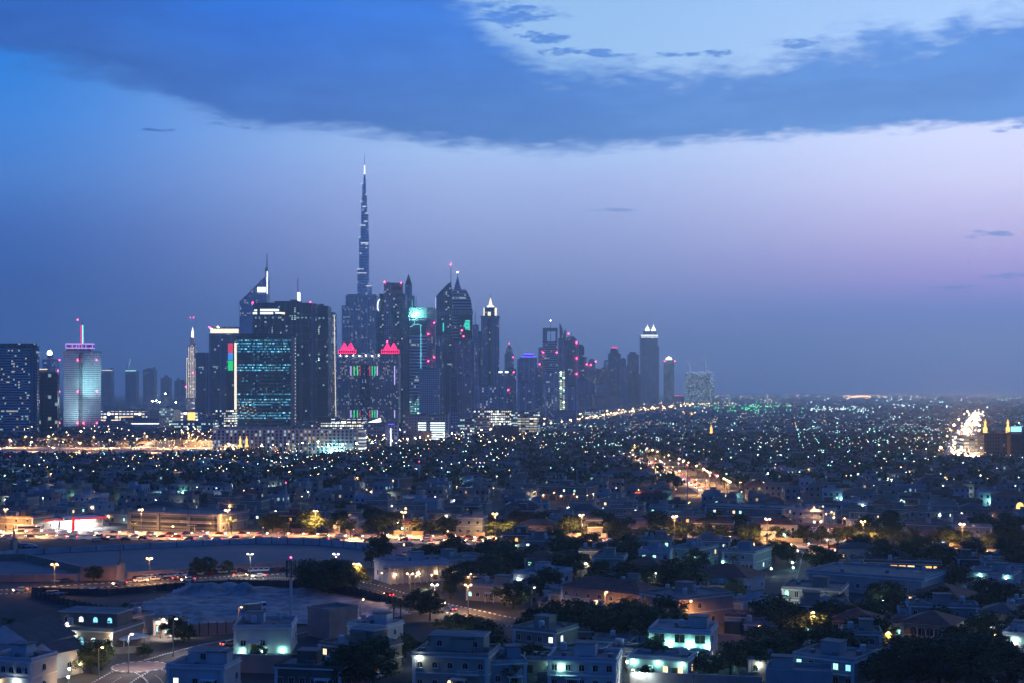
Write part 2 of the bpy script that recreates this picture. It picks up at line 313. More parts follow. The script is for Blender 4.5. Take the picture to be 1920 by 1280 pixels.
facade('fc_bandlit', (.14, .2, .22), (.02, .05, .06), 2.5, 4.4, .92, .55, .75, (.15, .75, .75), (.5, .9, .9), .7, .1, .3, seed=22)
facade('fc_conc', (.42, .46, .54), (.025, .035, .06), 3.4, 3.8, .6, .55, .045, (.9, .95, 1), (1, .8, .6), 1.4, 0, .8, seed=23, vband=4)
facade('fc_conc2', (.27, .30, .38), (.02, .03, .055), 2.9, 3.7, .55, .5, .055, (.9, .95, 1), (1, .8, .6), 1.5, 0, .9, seed=24, vband=5)
facade('fc_lattice', (.46, .52, .54), (.04, .06, .08), 3.2, 3.8, .5, .45, .04, (.9, .95, 1), (.8, 1, .95), 1.2, 0, .5, seed=25)
facade('fc_pier', (.42, .45, .52), (.02, .03, .05), 3.6, 4.0, .45, .82, .03, (1, .9, .75), (.9, .95, 1), 1.3, 0, .8, seed=26)
facade('fc_site', (.10, .12, .15), (.03, .04, .05), 6, 5.0, .6, .5, .5, (.6, .95, 1), (.8, 1, 1), 2.0, 0, .2, seed=27)
facade('fc_park', (.30, .28, .27), (.06, .06, .05), 5.5, 3.4, .88, .5, .55, (1, .9, .6), (.95, .95, .8), 1.2, .6, .3, seed=28)
facade('fc_officelit', (.26, .24, .26), (.04, .05, .07), 3.2, 3.8, .7, .5, .42, (1, .85, .5), (.85, .95, 1), 3.0, .2, .9, seed=29)
facade('fc_teallit', (.24, .28, .30), (.04, .06, .07), 3.2, 3.8, .8, .5, .45, (.6, 1, .95), (.85, .95, 1), 2.6, .4, .7, seed=30)
facade('fc_plainlow', (.34, .32, .34), (.03, .035, .05), 3.6, 3.8, .5, .4, .08, (1, .85, .6), (.85, .95, 1), 1.4, 0, .9, seed=31)
facade('fc_slab', (.105, .10, .11), (.02, .02, .03), 2.4, 3.3, .45, .55, .025, (1, .9, .8), (.9, .95, 1), 1.5, 0, .8, seed=32, vband=6)
facade('fc_house', (.24, .22, .20), (.03, .035, .045), 3.6, 3.6, .42, .42, .10, (1, .72, .36), (.6, 1, .95), 1.7, 0, .8, seed=33)
facade('fc_house2', (.21, .225, .25), (.03, .035, .045), 3.9, 3.4, .4, .42, .08, (.6, 1, .9), (1, .8, .5), 1.7, 0, .8, seed=34)
facade('fc_mall', (.24, .22, .24), (.10, .10, .1), 7, 6, .7, .5, .6, (1, .78, .55), (.9, .95, 1), 3.2, .3, .9, seed=35)

for i, (k, c) in enumerate(dict(white=(.46, .46, .46), cream=(.34, .30, .24), tan=(.25, .195, .145), pink=(.34, .245, .205), beige=(.28, .24, .195), grey=(.22, .22, .22), teal=(.25, .31, .32), brown=(.14, .10, .08)).items()):
    facade('fh_' + k, c, (.025, .03, .04), 3.3 + .2 * (i % 3), 3.6, .36, .42, .08, (1, .72, .36), (.6, 1, .95), 1.7, 0, .6, seed=40 + i)
# ------------------------------------------------------------------ ground, roads
def structure(o): return tag(o, kind='structure')
b = MB(); b.face([(-12000, -900, 0), (12000, -900, 0), (12000, 24500, 0), (-12000, 24500, 0)]); structure(b.obj('ground', 'soil'))
OCC = []                                            # keep-out: ('poly', pts) or ('seg', a, b, halfwidth)
def area(name, px, mat, z):
    P = [G(*p) for p in px]; b = MB(); b.face([(*p, z) for p in (P if sum((P[i][0] * P[(i + 1) % len(P)][1] - P[(i + 1) % len(P)][0] * P[i][1]) for i in range(len(P))) > 0 else P[::-1])])
    structure(b.obj(name, mat)); OCC.append(('poly', P)); return P
def offset(P, d):
    R = []
    for i, p in enumerate(P):
        a = P[max(0, i - 1)]; c = P[min(len(P) - 1, i + 1)]; L = math.hypot(c[0] - a[0], c[1] - a[1]) or 1
        R.append((p[0] - (c[1] - a[1]) / L * d, p[1] + (c[0] - a[0]) / L * d))
    return R
def smooth(P, k=6):
    Q = []
    for i in range(len(P) - 1):
        p0, p1, p2, p3 = P[max(0, i - 1)], P[i], P[i + 1], P[min(len(P) - 1, i + 2)]
        for j in range(k):
            t = j / k
            Q.append(tuple(.5 * (2 * p1[q] + (p2[q] - p0[q]) * t + (2 * p0[q] - 5 * p1[q] + 4 * p2[q] - p3[q]) * t * t + (3 * p1[q] - p0[q] - 3 * p2[q] + p3[q]) * t ** 3) for q in (0, 1)))
    return Q + [P[-1]]
def ribbon(b, P, w0, w1, z, mat=0):
    A, B = offset(P, w0), offset(P, w1)
    for i in range(len(P) - 1): b.face([(*A[i], z), (*A[i + 1], z), (*B[i + 1], z), (*B[i], z)], mat)
ROADS = {}
def road(name, px, w, z=.02, mat='asphalt', world=False, keep=True, kerb=True, lines=True):
    P = smooth(px if world else [G(*p) for p in px]); b = MB()
    ribbon(b, P, w / 2, -w / 2, z)
    if lines:
        acc = 0
        for i in range(len(P) - 1):
            for f in (.1, .6):
                q = [tuple(P[i][k] + (P[i + 1][k] - P[i][k]) * g for k in (0, 1)) for g in (f, f + .22)]
                ribbon(b, q, .09, -.09, z + .006, 1)
    structure(b.obj(name, [mat, 'paint']))
    if kerb:
        k = MB()
        for s in (1, -1):
            A, B = offset(P, s * w / 2), offset(P, s * (w / 2 + .35))
            for i in range(len(P) - 1):
                n = 4
                for j in range(n):
                    L = lambda U, g: tuple(U[i][q] + (U[i + 1][q] - U[i][q]) * g for q in (0, 1))
                    a, c, d, e = L(A, j / n), L(A, (j + 1) / n), L(B, (j + 1) / n), L(B, j / n)
                    k.prism([a, c, d, e] if s < 0 else [e, d, c, a], 0, .15, 0 if j % 2 else 1, bottom=False)
        structure(k.obj('kerb', ['paint', 'kerb_dark']))
    if keep:
        for i in range(len(P) - 1): OCC.append(('seg', P[i], P[i + 1], w / 2 + 5))
    ROADS[name] = P; return P
BOUL = [(-160, 999), (0, 1001), (240, 1004), (480, 1007), (720, 1010), (960, 1014), (1200, 1020), (1440, 1027), (1680, 1034), (1920, 1042), (2080, 1047)]
Pb = smooth([G(*p) for p in BOUL])
for s, nm in ((9, 'boulevard_far'), (-9, 'boulevard_near')): road(nm, [tuple(p) for p in offset(Pb, s)][::6] + [offset(Pb, s)[-1]], 12.5, .02, 'streak_lit_road', world=True)
b = MB(); ribbon(b, Pb, 2.2, -2.2, .16); structure(b.obj('median', 'verge'))
b = MB(); ribbon(b, Pb, 22, 15.9, .10); structure(b.obj('pavement', 'paving'))
road('second_road', [(-60, 1112), (0, 1109), (150, 1099), (300, 1090), (420, 1084), (520, 1079), (600, 1084), (680, 1098), (760, 1122), (850, 1142), (960, 1166), (1050, 1180)], 9.5)
road('avenue', [(1150, 843), (1205, 862), (1260, 886), (1300, 908), (1334, 928), (1342, 934)], 11, .03, 'streak_lit_road')
road('side_road', [(1440, 978), (1500, 985), (1548, 996), (1572, 1008), (1590, 1030)], 13, .03, 'streak_lit_road')
road('desert_highway', [(540, 862), (690, 848), (770, 836), (880, 821), (960, 813), (1060, 797), (1150, 781), (1240, 770), (1330, 761)], 52, .03, 'streak_lit_road', lines=False, kerb=False)
road('bright_avenue', [(1802, 866), (1806, 838), (1811, 815), (1818, 797), (1826, 783), (1832, 774)], 34, .03, 'streak_lit_road', lines=False, kerb=False)
road('left_highway', [(-80, 853), (0, 851), (120, 850), (250, 849), (400, 850), (520, 854)], 46, .03, 'streak_lit_road', lines=False, kerb=False)
road('lower_road', [(560, 1180), (500, 1192), (450, 1203), (400, 1212), (350, 1225), (300, 1240)], 8.5, .03)
road('exit_road', [(262, 1250), (215, 1276), (170, 1310)], 8, .035); road('exit_road', [(262, 1250), (300, 1272), (320, 1310)], 6, .04)
road('back_lane', [(1340, 1212), (1400, 1217), (1470, 1222)], 7.5, .03)
road('villa_lane', [(1480, 1120), (1492, 1090), (1500, 1060), (1504, 1040)], 7, .03, kerb=False); road('villa_lane', [(680, 1290), (720, 1262), (760, 1236)], 6, .03, kerb=False)
road('corner_lane', [(1850, 1300), (1885, 1262), (1940, 1252)], 9, .03)
# roundabout
cx, cyy = G(262, 1250)
b = MB(); b.prism([(cx + 11.5 * math.cos(i * math.pi / 20), cyy + 11.5 * math.sin(i * math.pi / 20)) for i in range(40)], 0, .05); structure(b.obj('roundabout', 'asphalt'))
b = MB(); b.prism([(cx + 6.3 * math.cos(i * math.pi / 20), cyy + 6.3 * math.sin(i * math.pi / 20)) for i in range(40)], 0, .2, 0, 1)
for i in range(40):
    if i % 2: 
        A = lambda r, q: (cx + r * math.cos(q * math.pi / 20), cyy + r * math.sin(q * math.pi / 20))
        b.face([(*A(6.6, i), .21), (*A(6.6, i + 1), .21), (*A(6.1, i + 1), .21), (*A(6.1, i), .21)], 0); b.face([(*A(6.6, i), 0), (*A(6.6, i + 1), 0), (*A(6.6, i + 1), .21), (*A(6.6, i), .21)], 0)
structure(b.obj('roundabout_island', ['paint', 'pave_pink']))
OCC.append(('seg', (cx, cyy), (cx + .1, cyy), 13))
# paved yard, sandy lot, car parks, lit forecourts
YARD = area('paved_yard', [(-60, 1049), (32, 1041), (180, 1033), (380, 1023), (480, 1019), (600, 1022), (690, 1031), (800, 1048), (700, 1064), (560, 1062), (430, 1066), (330, 1076), (235, 1086), (-60, 1088)], 'paving', .02)
area('car_park', [(690, 1025), (820, 1022), (930, 1026), (985, 1030), (930, 1046), (800, 1046), (735, 1040)], 'asphalt', .03)
area('sand_verge', [(-80, 836), (425, 838), (425, 862), (-80, 862)], 'sand', .012)
area('verge_strip', [(-60, 1092), (235, 1088), (430, 1072), (560, 1068), (570, 1074), (420, 1079), (250, 1090), (0, 1104), (-60, 1106)], 'asphalt', .012)
# uneven sandy lot
def sandlot():
    px = [(185, 1150), (330, 1112), (430, 1100), (560, 1104), (640, 1116), (740, 1136), (770, 1150), (700, 1168), (560, 1172), (440, 1176), (330, 1182), (250, 1172)]
    P = [G(*p) for p in px]; OCC.append(('poly', P))
    x0, x1 = min(p[0] for p in P), max(p[0] for p in P); y0, y1 = min(p[1] for p in P), max(p[1] for p in P)
    def inside(x, y):
        c = False
        for i in range(len(P)):
            (xa, ya), (xb, yb) = P[i], P[i - 1]
            if (ya > y) != (yb > y) and x < (xb - xa) * (y - ya) / (yb - ya) + xa: c = not c
        return c
    b = MB(); n = 90; rr = random.Random(3); hills = [(rr.uniform(x0, x1), rr.uniform(y0, y1), rr.uniform(1.5, 5), rr.uniform(.2, 1.0)) for _ in range(70)] + [(x0 + (x1 - x0) * (.10 + .02 * i), y1 - 6 - rr.random() * 10, 3.0, 1.5) for i in range(16)]
    def hgt(x, y):
        return .05 + .10 * math.sin(x * .7 + 1.3 * math.sin(y * .4)) * math.sin(y * .9) * .6 + .06 + sum(q * math.exp(-((x - a) ** 2 + (y - c) ** 2) / (r * r)) for a, c, r, q in hills)
    Z = [[hgt(x0 + (x1 - x0) * i / n, y0 + (y1 - y0) * j / n) for j in range(n + 1)] for i in range(n + 1)]
    for i in range(n):
        for j in range(n):
            xm, ym = x0 + (x1 - x0) * (i + .5) / n, y0 + (y1 - y0) * (j + .5) / n
            if not inside(xm, ym): continue
            q = lambda a, c: (x0 + (x1 - x0) * a / n, y0 + (y1 - y0) * c / n, Z[a][c])
            b.face([q(i, j), q(i + 1, j), q(i + 1, j + 1), q(i, j + 1)], smooth=True)
    structure(b.obj('sandy_ground', 'sand'))
sandlot()
# ground on the left that stays open: no plots between the yard and the lower road
OCC.append(('poly', [G(*p) for p in ((-80, 1000), (690, 1000), (735, 1050), (880, 1096), (960, 1150), (1000, 1180), (1000, 1330), (-80, 1330))]))
def inpoly(P, x, y):
    c = False
    for i in range(len(P)):
        (xa, ya), (xb, yb) = P[i], P[i - 1]
        if (ya > y) != (yb > y) and x < (xb - xa) * (y - ya) / (yb - ya) + xa: c = not c
    return c
def free(x, y, r, skip=()):
    for o in OCC:
        if o[0] == 'poly':
            if inpoly(o[1], x, y): return False
        elif o[0] == 'seg':
            (ax, ay), (bx, by) = o[1], o[2]; dx, dy = bx - ax, by - ay
            t = max(0, min(1, ((x - ax) * dx + (y - ay) * dy) / (dx * dx + dy * dy + 1e-9)))
            if math.hypot(x - ax - t * dx, y - ay - t * dy) < o[3] + r: return False
        elif math.hypot(x - o[1], y - o[2]) < o[3] + r: return False
    return True
# ------------------------------------------------------------------ towers: measured on the photograph, built at their own distance
class Tower:
    def __init__(s, name, label, cat, x0, x1, Y, group=None):
        s.Y = Y; s.k = Y / F; s.cx = (x0 + x1) / 2
        s.X = (s.cx - HX) * s.k; s.o = thing(name, label, cat, (s.X, Y, 0), 0, group); s.fr = {}
        OCC.append(('disc', s.X, Y + (x1 - x0) * s.k / 2, (x1 - x0) * s.k * .75))
    def x(s, px): return (px - s.cx) * s.k
    def z(s, py): return 0.0 if py is None else H + (HY - py) * s.k
    def box(s, part, a, b, top, bot, mat, dep=None, dy=0.0, roof='roof_dark', parent=None):
        w = (b - a) * s.k; dep = dep if dep is not None else max(w, 1.0) * .9; q = MB()
        q.box(s.x((a + b) / 2), dy + dep / 2, s.z(bot), w, dep, s.z(top) - s.z(bot), 0, 1)
        return q.obj(part, [mat, roof], parent or s.o)
    def poly(s, part, pts, mat, dep, dy=0.0, roof='roof_dark', parent=None):
        q = MB(); q.slab([(s.x(a), s.z(c)) for a, c in pts], 0, 0, dy, dy + dep, 0, 1); return q.obj(part, [mat, roof], parent or s.o)
    def cyl(s, part, px, r, top, bot, mat, r1=None, dy=0.0, n=10, roof='roof_dark', parent=None):
        q = MB(); q.cyl(s.x(px), dy, s.z(bot), s.z(top), r * s.k, None if r1 is None else r1 * s.k, n, 0, 1); return q.obj(part, [mat, roof], parent or s.o)
    def ball(s, part, px, py, r, mat, dy=-1.0, sz=1.0, parent=None):
        q = MB(); q.ball(s.x(px), dy, s.z(py), r * s.k, 0, 8, 5, sz); return q.obj(part, mat, parent or s.o)
    def pyr(s, part, px, w, top, bot, mat, dep=None, dy=0.0, parent=None):
        q = MB(); w *= s.k; d = dep or w; x = s.x(px); P = [(x - w / 2, dy), (x + w / 2, dy), (x + w / 2, dy + d), (x - w / 2, dy + d)]
        e = .02 * w; q.prism(P, s.z(bot), s.z(top), 0, None, [(x - e, dy + d / 2 - e), (x + e, dy + d / 2 - e), (x + e, dy + d / 2 + e), (x - e, dy + d / 2 + e)]); return q.obj(part, mat, parent or s.o)
    def red(s, *pts, r=1.25, mat='beacon_red'):
        for a, c in pts: s.ball('beacon', a, c, r, mat, dy=-r * s.k * 1.2)

# A/B left edge pair
t = Tower('office_tower', 'banded dark office tower cut off by the left edge of the photo', 'tower', -30, 68, 2000)
t.box('body', -30, 55, 652, None, 'fc_band', 14); t.box('side_wing', 55, 68, 648, None, 'fc_dark2', 10, 3); t.box('roof_block', -30, 64, 643, 653, 'fc_dark', 10, 3); t.box('sign_panel', 20, 36, 646, 651, 'screen_red', 1, 7)
t = Tower('office_tower', 'dark glass office block with a lit stairwell strip, between banded tower and white twin-faced tower', 'tower', 49, 112, 2060)
t.box('body', 57, 107, 697, None, 'fc_grid_dark', 10, 1); t.box('stairwell', 49, 57, 695, None, 'fc_stair', 8); t.box('roof_block', 58, 88, 691, 697, 'wall_grey', 25, 9); t.red((109, 694))
t.box('light_strip', 62, 86, 690.5, 691.8, 'strip_warm', 1, 6)
t = Tower('round_top_tower', 'distant slim tower topped with a glowing white ball', 'tower', 79, 104, 3300)
t.box('body', 79, 104, 672, None, 'fc_blue', 25); t.cyl('neck', 91, 6, 664, 672, 'wall_grey', 5, 12); t.ball('globe', 90, 660.5, 4.6, 'beacon_white', 12)
# D white twin-faced tower with purple crown and white mast
t = Tower('trade_tower', 'white tower of small square windows with purple lit crown and white mast', 'tower', 111, 184, 2300)
b = MB(); X = t.x
b.prism([(X(111), 22), (X(147), 0), (X(147), 50), (X(111), 50)], 0, t.z(660), 0, 1); t_a = b.obj('west_face', ['fc_trade', 'roof_grey'], t.o)
b = MB(); b.prism([(X(147), 3), (X(155), 2), (X(155), 44), (X(147), 44)], 0, t.z(659), 0, 1); b.obj('corner_slit', ['fc_slit', 'roof_grey'], t.o)
b = MB(); b.prism([(X(155), 0), (X(184), 16), (X(167), 44), (X(155), 44)], 0, t.z(660), 0, 1); b.obj('north_face', ['fc_trade', 'roof_grey'], t.o)
b = MB()
for i in range(19): b.bar((X(111 + i * 2), 22 - i * 2 * t.k * .7, t.z(660)), (X(112 + i * 2), 21 - i * 2 * t.k * .7, t.z(657)), .7); b.bar((X(149 + i * 1.85), .5 + i * 1.1, t.z(660)), (X(150 + i * 1.85), 1 + i * 1.1, t.z(657)), .7)
b.obj('roof_cresting', 'wall_white', t.o)
t.box('crown', 121, 168, 646, 657, 'fc_slit', 12, 9); 
b = MB()
for yy in (643.5, 651.5): b.box(X(145.5), 15, t.z(yy + 1.0), 49 * t.k, 15, 2 * t.k)
for xx in (121, 133, 141, 146, 151, 159, 171): b.box(X(xx), 6.5, t.z(652), 1.2 * t.k, 1, 9 * t.k)
b.obj('crown_light_frame', 'neon_purple', t.o)
t.cyl('mast', 146, 3.0, 608, 645, 'wall_white', 2.4, 24, 12); t.cyl('mast_tip', 146, .5, 600, 608, 'metal', .4, 24, 6); t.box('mast_light', 143.4, 145, 609, 642, 'neon_red', .8, 20.5); t.box('mast_light', 147, 148.6, 609, 642, 'neon_cyan', .8, 20.5)
def flood(root, loc, aim, col, watt, ang=60):
    l = bpy.data.lights.new('floodlight', 'SPOT'); l.energy = watt; l.color = col; l.spot_size = math.radians(ang); l.spot_blend = .8; l.shadow_soft_size = 1.0
    o = link('floodlight', l, root, loc); from mathutils import Vector
    o.rotation_euler = (Vector(aim) - Vector(loc)).to_track_quat('-Z', 'Y').to_euler()
flood(t.o, (X(170), -45, t.z(745)), (X(169), 12, t.z(712)), (.52, 1, .94), 1.7e5, 62)
flood(t.o, (X(130), -55, t.z(790)), (X(132), 12, t.z(745)), (.75, 1, .95), 1.9e5, 85)
t.red((146, 600), (112, 674), (146, 674), (182, 674), (112, 733), (146, 733), (182, 733), (112, 792), (146, 792), (157, 792), (182, 792))
for px, py, st in ((130, 830, 0), (170, 828, 1)): pass
# E far towers left of centre
for (a, b_, tp, nm, lab) in ((187, 208, 694, 'rooftop_lit_tower', 'faint distant tower with a lit roof edge, right beside the white mast tower'), (235, 255, 694, 'unfinished_tower', 'faint distant tower under construction with lit crane above'), (268, 289, 692, 'arched_tower', 'faint distant tower with an open arched top'), (301, 317, 708, 'round_tower', 'faint distant rounded tower, right of the arched-top one'), (327, 337, 713, 'round_tower', 'faint distant rounded tower, left one of a close low pair'), (338, 346, 711, 'slim_tower', 'faint distant slim tower, right one of a close low pair')):
    t = Tower(nm, lab, 'tower', a, b_, 5600)
    t.box('body', a, b_, tp, None, 'fc_far', 45)
    if nm == 'rooftop_lit_tower': t.box('light_strip', a, b_, tp - 1.2, tp, 'strip_warm', 20, 10); t.box('lift_tower', b_ - 3, b_, tp - 5, tp, 'fc_far', 20, 12)
    if nm == 'arched_tower': t.cyl('arch_cap', 278, 8, 689, 692, 'fc_far', 5, 22, 12); t.box('fin', 286, 288, 687, 692, 'fc_far', 20, 12)
    if nm == 'round_tower': t.cyl('dome', (a + b_) / 2, (b_ - a) / 2 * .9, tp - 6, tp, 'fc_far', 1.5, 20, 12)
    if nm == 'unfinished_tower': t.box('light_strip', a, b_, tp - .6, tp + .8, 'lit_teal', 2, -2)
def crane(px, Yc, base, top, jib, dirn, lab):
    t = Tower('tower_crane', lab, 'crane', px - 2, px + 2, Yc); OCC.pop(); r = .35 * t.k
    b = MB(); b.bar((0, 0, 0), (0, 0, t.z(base)), r); m = b.obj('mast', 'dark_metal', t.o)
    b = MB(); b.bar((t.x(px - dirn * 5), 0, t.z(base + 4)), (t.x(px + dirn * jib), 0, t.z(top)), r * .8); b.obj('jib', 'dark_metal', t.o)
    for i in range(1, 5): t.ball('work_light', px + dirn * jib * i / 4, base + 3 - (base + 3 - top) * i / 4, .5, 'strip_white')
crane(240, 5560, 690, 674, 4, 1, 'tall lattice crane with a chain of lights over the faint unfinished tower')
t = Tower('stepped_hotel_tower', 'slim stepped tower with vertical lines of white light and lit crown', 'tower', 348, 368, 4500)
t.box('body', 349, 367, 668, None, 'fc_address', 40); t.box('upper_body', 351.5, 365, 645, 668, 'fc_address', 34, 3); t.box('crown', 355, 363, 633, 645, 'fc_address', 20, 8); t.box('lantern', 357.5, 361, 622, 633, 'strip_white', 8, 10); t.pyr('spire', 359.3, 2.4, 613, 622, 'strip_white', 8, 10)
for xx in (350.2, 354, 358, 362, 366): t.box('light_line', xx - .35, xx + .35, 650 if 351 < xx < 365 else 670, 745, 'strip_warm', .6, -.8)
t.red((362, 698), (349, 724))
for i in (357, 363): t.red((i, 596), r=.6)
t = Tower('dark_slab_tower', 'dark slab tower right beside the slim stepped lit tower', 'tower', 366, 396, 3350); t.box('body', 366, 390, 660, None, 'fc_dark2', 45); t.box('side_wing', 390, 399, 664, None, 'fc_blue', 40, 4)
t = Tower('lit_top_tower', 'dark blue tower with bright white band along its roof', 'tower', 392, 448, 3250); t.box('body', 392, 446, 626, None, 'fc_dark2', 20); t.box('roof_band', 394, 449, 615, 626, 'fc_dark2', 16, 3); t.box('light_band', 394, 447, 617, 625, 'strip_warm', 1, 1.5); t.box('light_band', 393, 398, 615.5, 617, 'strip_white', 2, 1.5); t.red((393, 614)); t.ball('roof_lamp', 409, 613.5, 1.4, 'beacon_white')
t.box('parapet', 392, 449, 613.5, 615, 'wall_grey', 18, 2)
t = Tower('screen_tower', 'slim tower carrying stacked red, blue and green lit screens', 'tower', 424, 441, 2700); t.box('body', 424, 441, 690, None, 'fc_dark', 25)
for a, c, m in ((643, 661, 'screen_red'), (661, 674, 'screen_blue'), (675, 694, 'screen_green')): t.box('screen', 428, 437, a, c, m, 2, -3)
t.box('screen_frame', 427, 438.5, 641, 695, 'dark_metal', 8, -.5)
# F triangular tower
t = Tower('triangle_tower', 'tall blue-grey tower with slanted triangular top and long spire', 'tower', 448, 502, 3050)
t.poly('body', [(448, None), (500, None), (500, 552), (499, 521), (496, 521), (449, 567)], 'fc_office', 45); t.box('glowing_screen', 483, 498, 539, 548, 'strip_white', 1, -1.5)
t.box('fin', 496, 500.5, 502, 521, 'wall_grey', 8, 5); t.cyl('spire', 499.2, 1.1, 475, 503, 'metal', .7, 9, 8); t.box('light_edge', 500, 501.3, 509, 551, 'strip_white', 2, 2); t.poly('slope_edge', [(448.5, 568), (449, 566.5), (497, 519.5), (497.5, 521.5)], 'wall_grey', 6, -1.5)
t = Tower('spire_tower', 'slim second spired tower peeping over the dark wide tower', 'tower', 548, 570, 3150); t.box('body', 548, 570, 575, None, 'fc_office', 40); t.box('lit_neck', 556, 560.8, 548, 575, 'strip_white', 6, 12); t.cyl('spire', 556.8, .9, 521, 552, 'metal', .6, 14, 8)
# G wide dark tower
t = Tower('dark_glass_tower', 'wide black glass tower with red roof beacons and lit top floors', 'tower', 474, 615, 2650)
t.box('body', 474, 582, 568, None, 'fc_dark', 60); t.box('middle_wing', 582, 592, 569, None, 'fc_dark2', 50, 8); t.box('north_wing', 592, 613, 573, None, 'fc_dark', 50, 14)
t.box('roof_block', 512, 560, 564, 568, 'roof_dark', 30, 16); t.box('roof_block', 541, 553, 561, 564, 'roof_dark', 15, 22); t.box('roof_block', 595, 603, 569, 573, 'roof_dark', 15, 22)
for a, c, y0, y1 in ((488, 523, 580, 584), (477, 482, 581, 584), (474, 482, 586, 589.5), (488, 512, 586, 589.5), (516, 528, 586, 588.5)): t.box('lit_floor', a, c, y0, y1, 'lit_white', .6, -.7)
t.box('lit_floor', 528, 534, 586, 589.5, 'lit_warm', .6, -.7)
for a, c, y0, y1 in ((509, 511, 612, 629), (551, 554.5, 577, 600), (542, 545, 592, 595), (546, 549, 592, 600), (594, 597, 614, 628), (594, 597, 660, 674)): t.box('lit_stair', a, c, y0, y1, 'fc_stair', .6, -.8 if a < 580 else 13)
b = MB()
for xx in (488, 525, 536, 546, 556, 566): b.box(t.x(xx), -.3, 0, .5, .6, t.z(569))
for yy in (590, 611, 626, 640): b.box(t.x(560), -.3, t.z(yy), 46 * t.k, .5, .6)
b.obj('facade_fins', 'wall_grey', t.o); t.red((474, 568), (582, 567))
t = Tower('edge_lit_tower', 'narrow tower outlined by two long vertical warm light lines', 'tower', 611, 631, 2750); t.box('body', 612, 629, 589, None, 'fc_blue', 26); t.box('roof_block', 612, 627, 586, 589, 'roof_dark', 20, 3)
b = MB(); b.bar((t.x(617.6), -1.5, t.z(592)), (t.x(613.6), -1.5, t.z(780)), .55 * t.k); b.obj('light_line', 'strip_warm', t.o); b = MB(); b.bar((t.x(626.8), -1.5, t.z(592)), (t.x(630), -1.5, t.z(780)), .55 * t.k); b.obj('light_line', 'strip_warm', t.o)
# H glass tower with blue lit floors
t = Tower('blue_lit_tower', 'glass tower with rows of blue lit floors and pale balcony bands', 'tower', 440, 556, 2300)
t.box('body', 442, 545, 630, None, 'fc_glasslit', 22); t.box('roof_block', 446, 555, 626, 632, 'fc_dark', 18, 4); t.box('edge_pier', 545, 552, 632, None, 'wall_pink', 18, 1)
b = MB()
for i in range(25):
    yy = 634 + i * 6.9; x0 = 496 - 26 * (max(0, i - 4) / 21) ** 1.3 - (2 if i > 3 else 0); b.box(t.x((x0 + 531) / 2), -1.0, t.z(yy + 1.1), (531 - x0) * t.k, 2.6, .95 * t.k)
b.obj('balcony_bands', 'wall_pink', t.o); t.box('light_strip', 440, 443.6, 642, 801, 'strip_warm', 3, -2.5)
for i in range(26):
    if i % 1 == 0: t.ball('edge_lamp', 553.8, 636 + i * 6.4, .5, 'strip_white', -.8)
b = MB()
for i in range(30): b.bar((t.x(446 + (i * 37 % 34)), -1.0, t.z(752 + (i * 13 % 30))), (t.x(447.5 + (i * 37 % 34)), -1.0, t.z(752 + (i * 13 % 30))), .4)
b.obj('lit_net_wall', 'lit_warm', t.o)
# I long apartment block in front
t = Tower('apartment_block', 'long white apartment block with columns of dark balconies', 'apartment block', 399, 684, 1450)
t.box('body', 399, 671, 806, None, 'fc_apart', 16); t.box('end_wall', 671, 684, 803, None, 'fc_apart_end', 16, .4); t.box('parapet', 398, 671, 803.5, 806, 'wall_white', 16.6, -.3, 'roof_grey'); t.box('stair_tower', 668, 672, 802, None, 'wall_white', 5, -.6)
b = MB()
for i in range(17): b.box(t.x(412 + i * 15.7), 7, t.z(803.5), 5 * t.k, 5, 1.6)
b.obj('roof_plant', 'wall_white', t.o)
b = MB()
for i in range(8): b.box(t.x(535), -.6, t.z(811 + i * 6.3), 270 * t.k, 1.2, .25)
b.obj('balcony_slabs', 'wall_white', t.o)
for xx in (620, 631): t.ball('flood_lamp', xx, 846, 1.1, 'flood_teal', -6)
t = Tower('rooftop_building', 'brown blocky low building with lift tower peeping above the apartment block', 'building', 583, 684, 1900); t.box('body', 583, 684, 792, None, 'fc_officelit', 30); t.box('lift_tower', 595, 619, 780, 792, 'wall_brown', 18, 3); t.box('upper_floor', 619, 684, 785, 792, 'fc_mall', 20, 4)
# J hotel with red gabled crowns
t = Tower('crowned_hotel', 'stone hotel with glowing pink-red gabled corner crowns and coloured light columns', 'hotel', 631, 748, 2500)
t.box('left_wing', 632, 655, 664, None, 'fc_stone', 50); t.box('right_wing', 712, 747, 664, None, 'fc_stone', 50); t.box('lintel', 655, 712, 662, 683, 'fc_stone', 46, 2); t.box('centre', 655, 712, 683, None, 'fc_stone', 40, 9); t.box('glass_bay', 675, 692, 684, None, 'fc_stoneglass', 6, 6)
for cx0 in (636, 717):
    e = t.box('crown', cx0 - 3, cx0 + 31, 653, 664, 'dark_metal', 30, 8)
    q = MB()
    for g in (8, 20): q.slab([(t.x(cx0 + g - 7), t.z(655)), (t.x(cx0 + g + 7), t.z(655)), (t.x(cx0 + g), t.z(641.5))], 0, 0, 6, 26)
    for yy in (655, 661): q.box(t.x(cx0 + 14), 7.2, t.z(yy + .8), 34 * t.k, 1, 1.5 * t.k)
    for i in range(9): q.box(t.x(cx0 - 2.4 + i * 4.1), 7.2, t.z(662 - .0), 1.1 * t.k, 1.2, 7 * t.k)
    q.obj('crown_gables', 'neon_pink', t.o)
for xx, m in ((657, 'neon_violet'), (663, 'neon_green'), (669, 'neon_green'), (675, 'neon_red'), (692, 'neon_red'), (697, 'neon_green'), (702, 'neon_green'), (706.5, 'neon_violet'), (740, 'neon_violet')):
    t.box('light_column', xx - .7, xx + .7, 685, 703 if xx < 735 else 720, m, 1, 8 if xx < 720 else -1.2); t.box('light_column', xx - .7, xx + .7, 768, 782, m, 1, 8 if xx < 720 else -1.2)
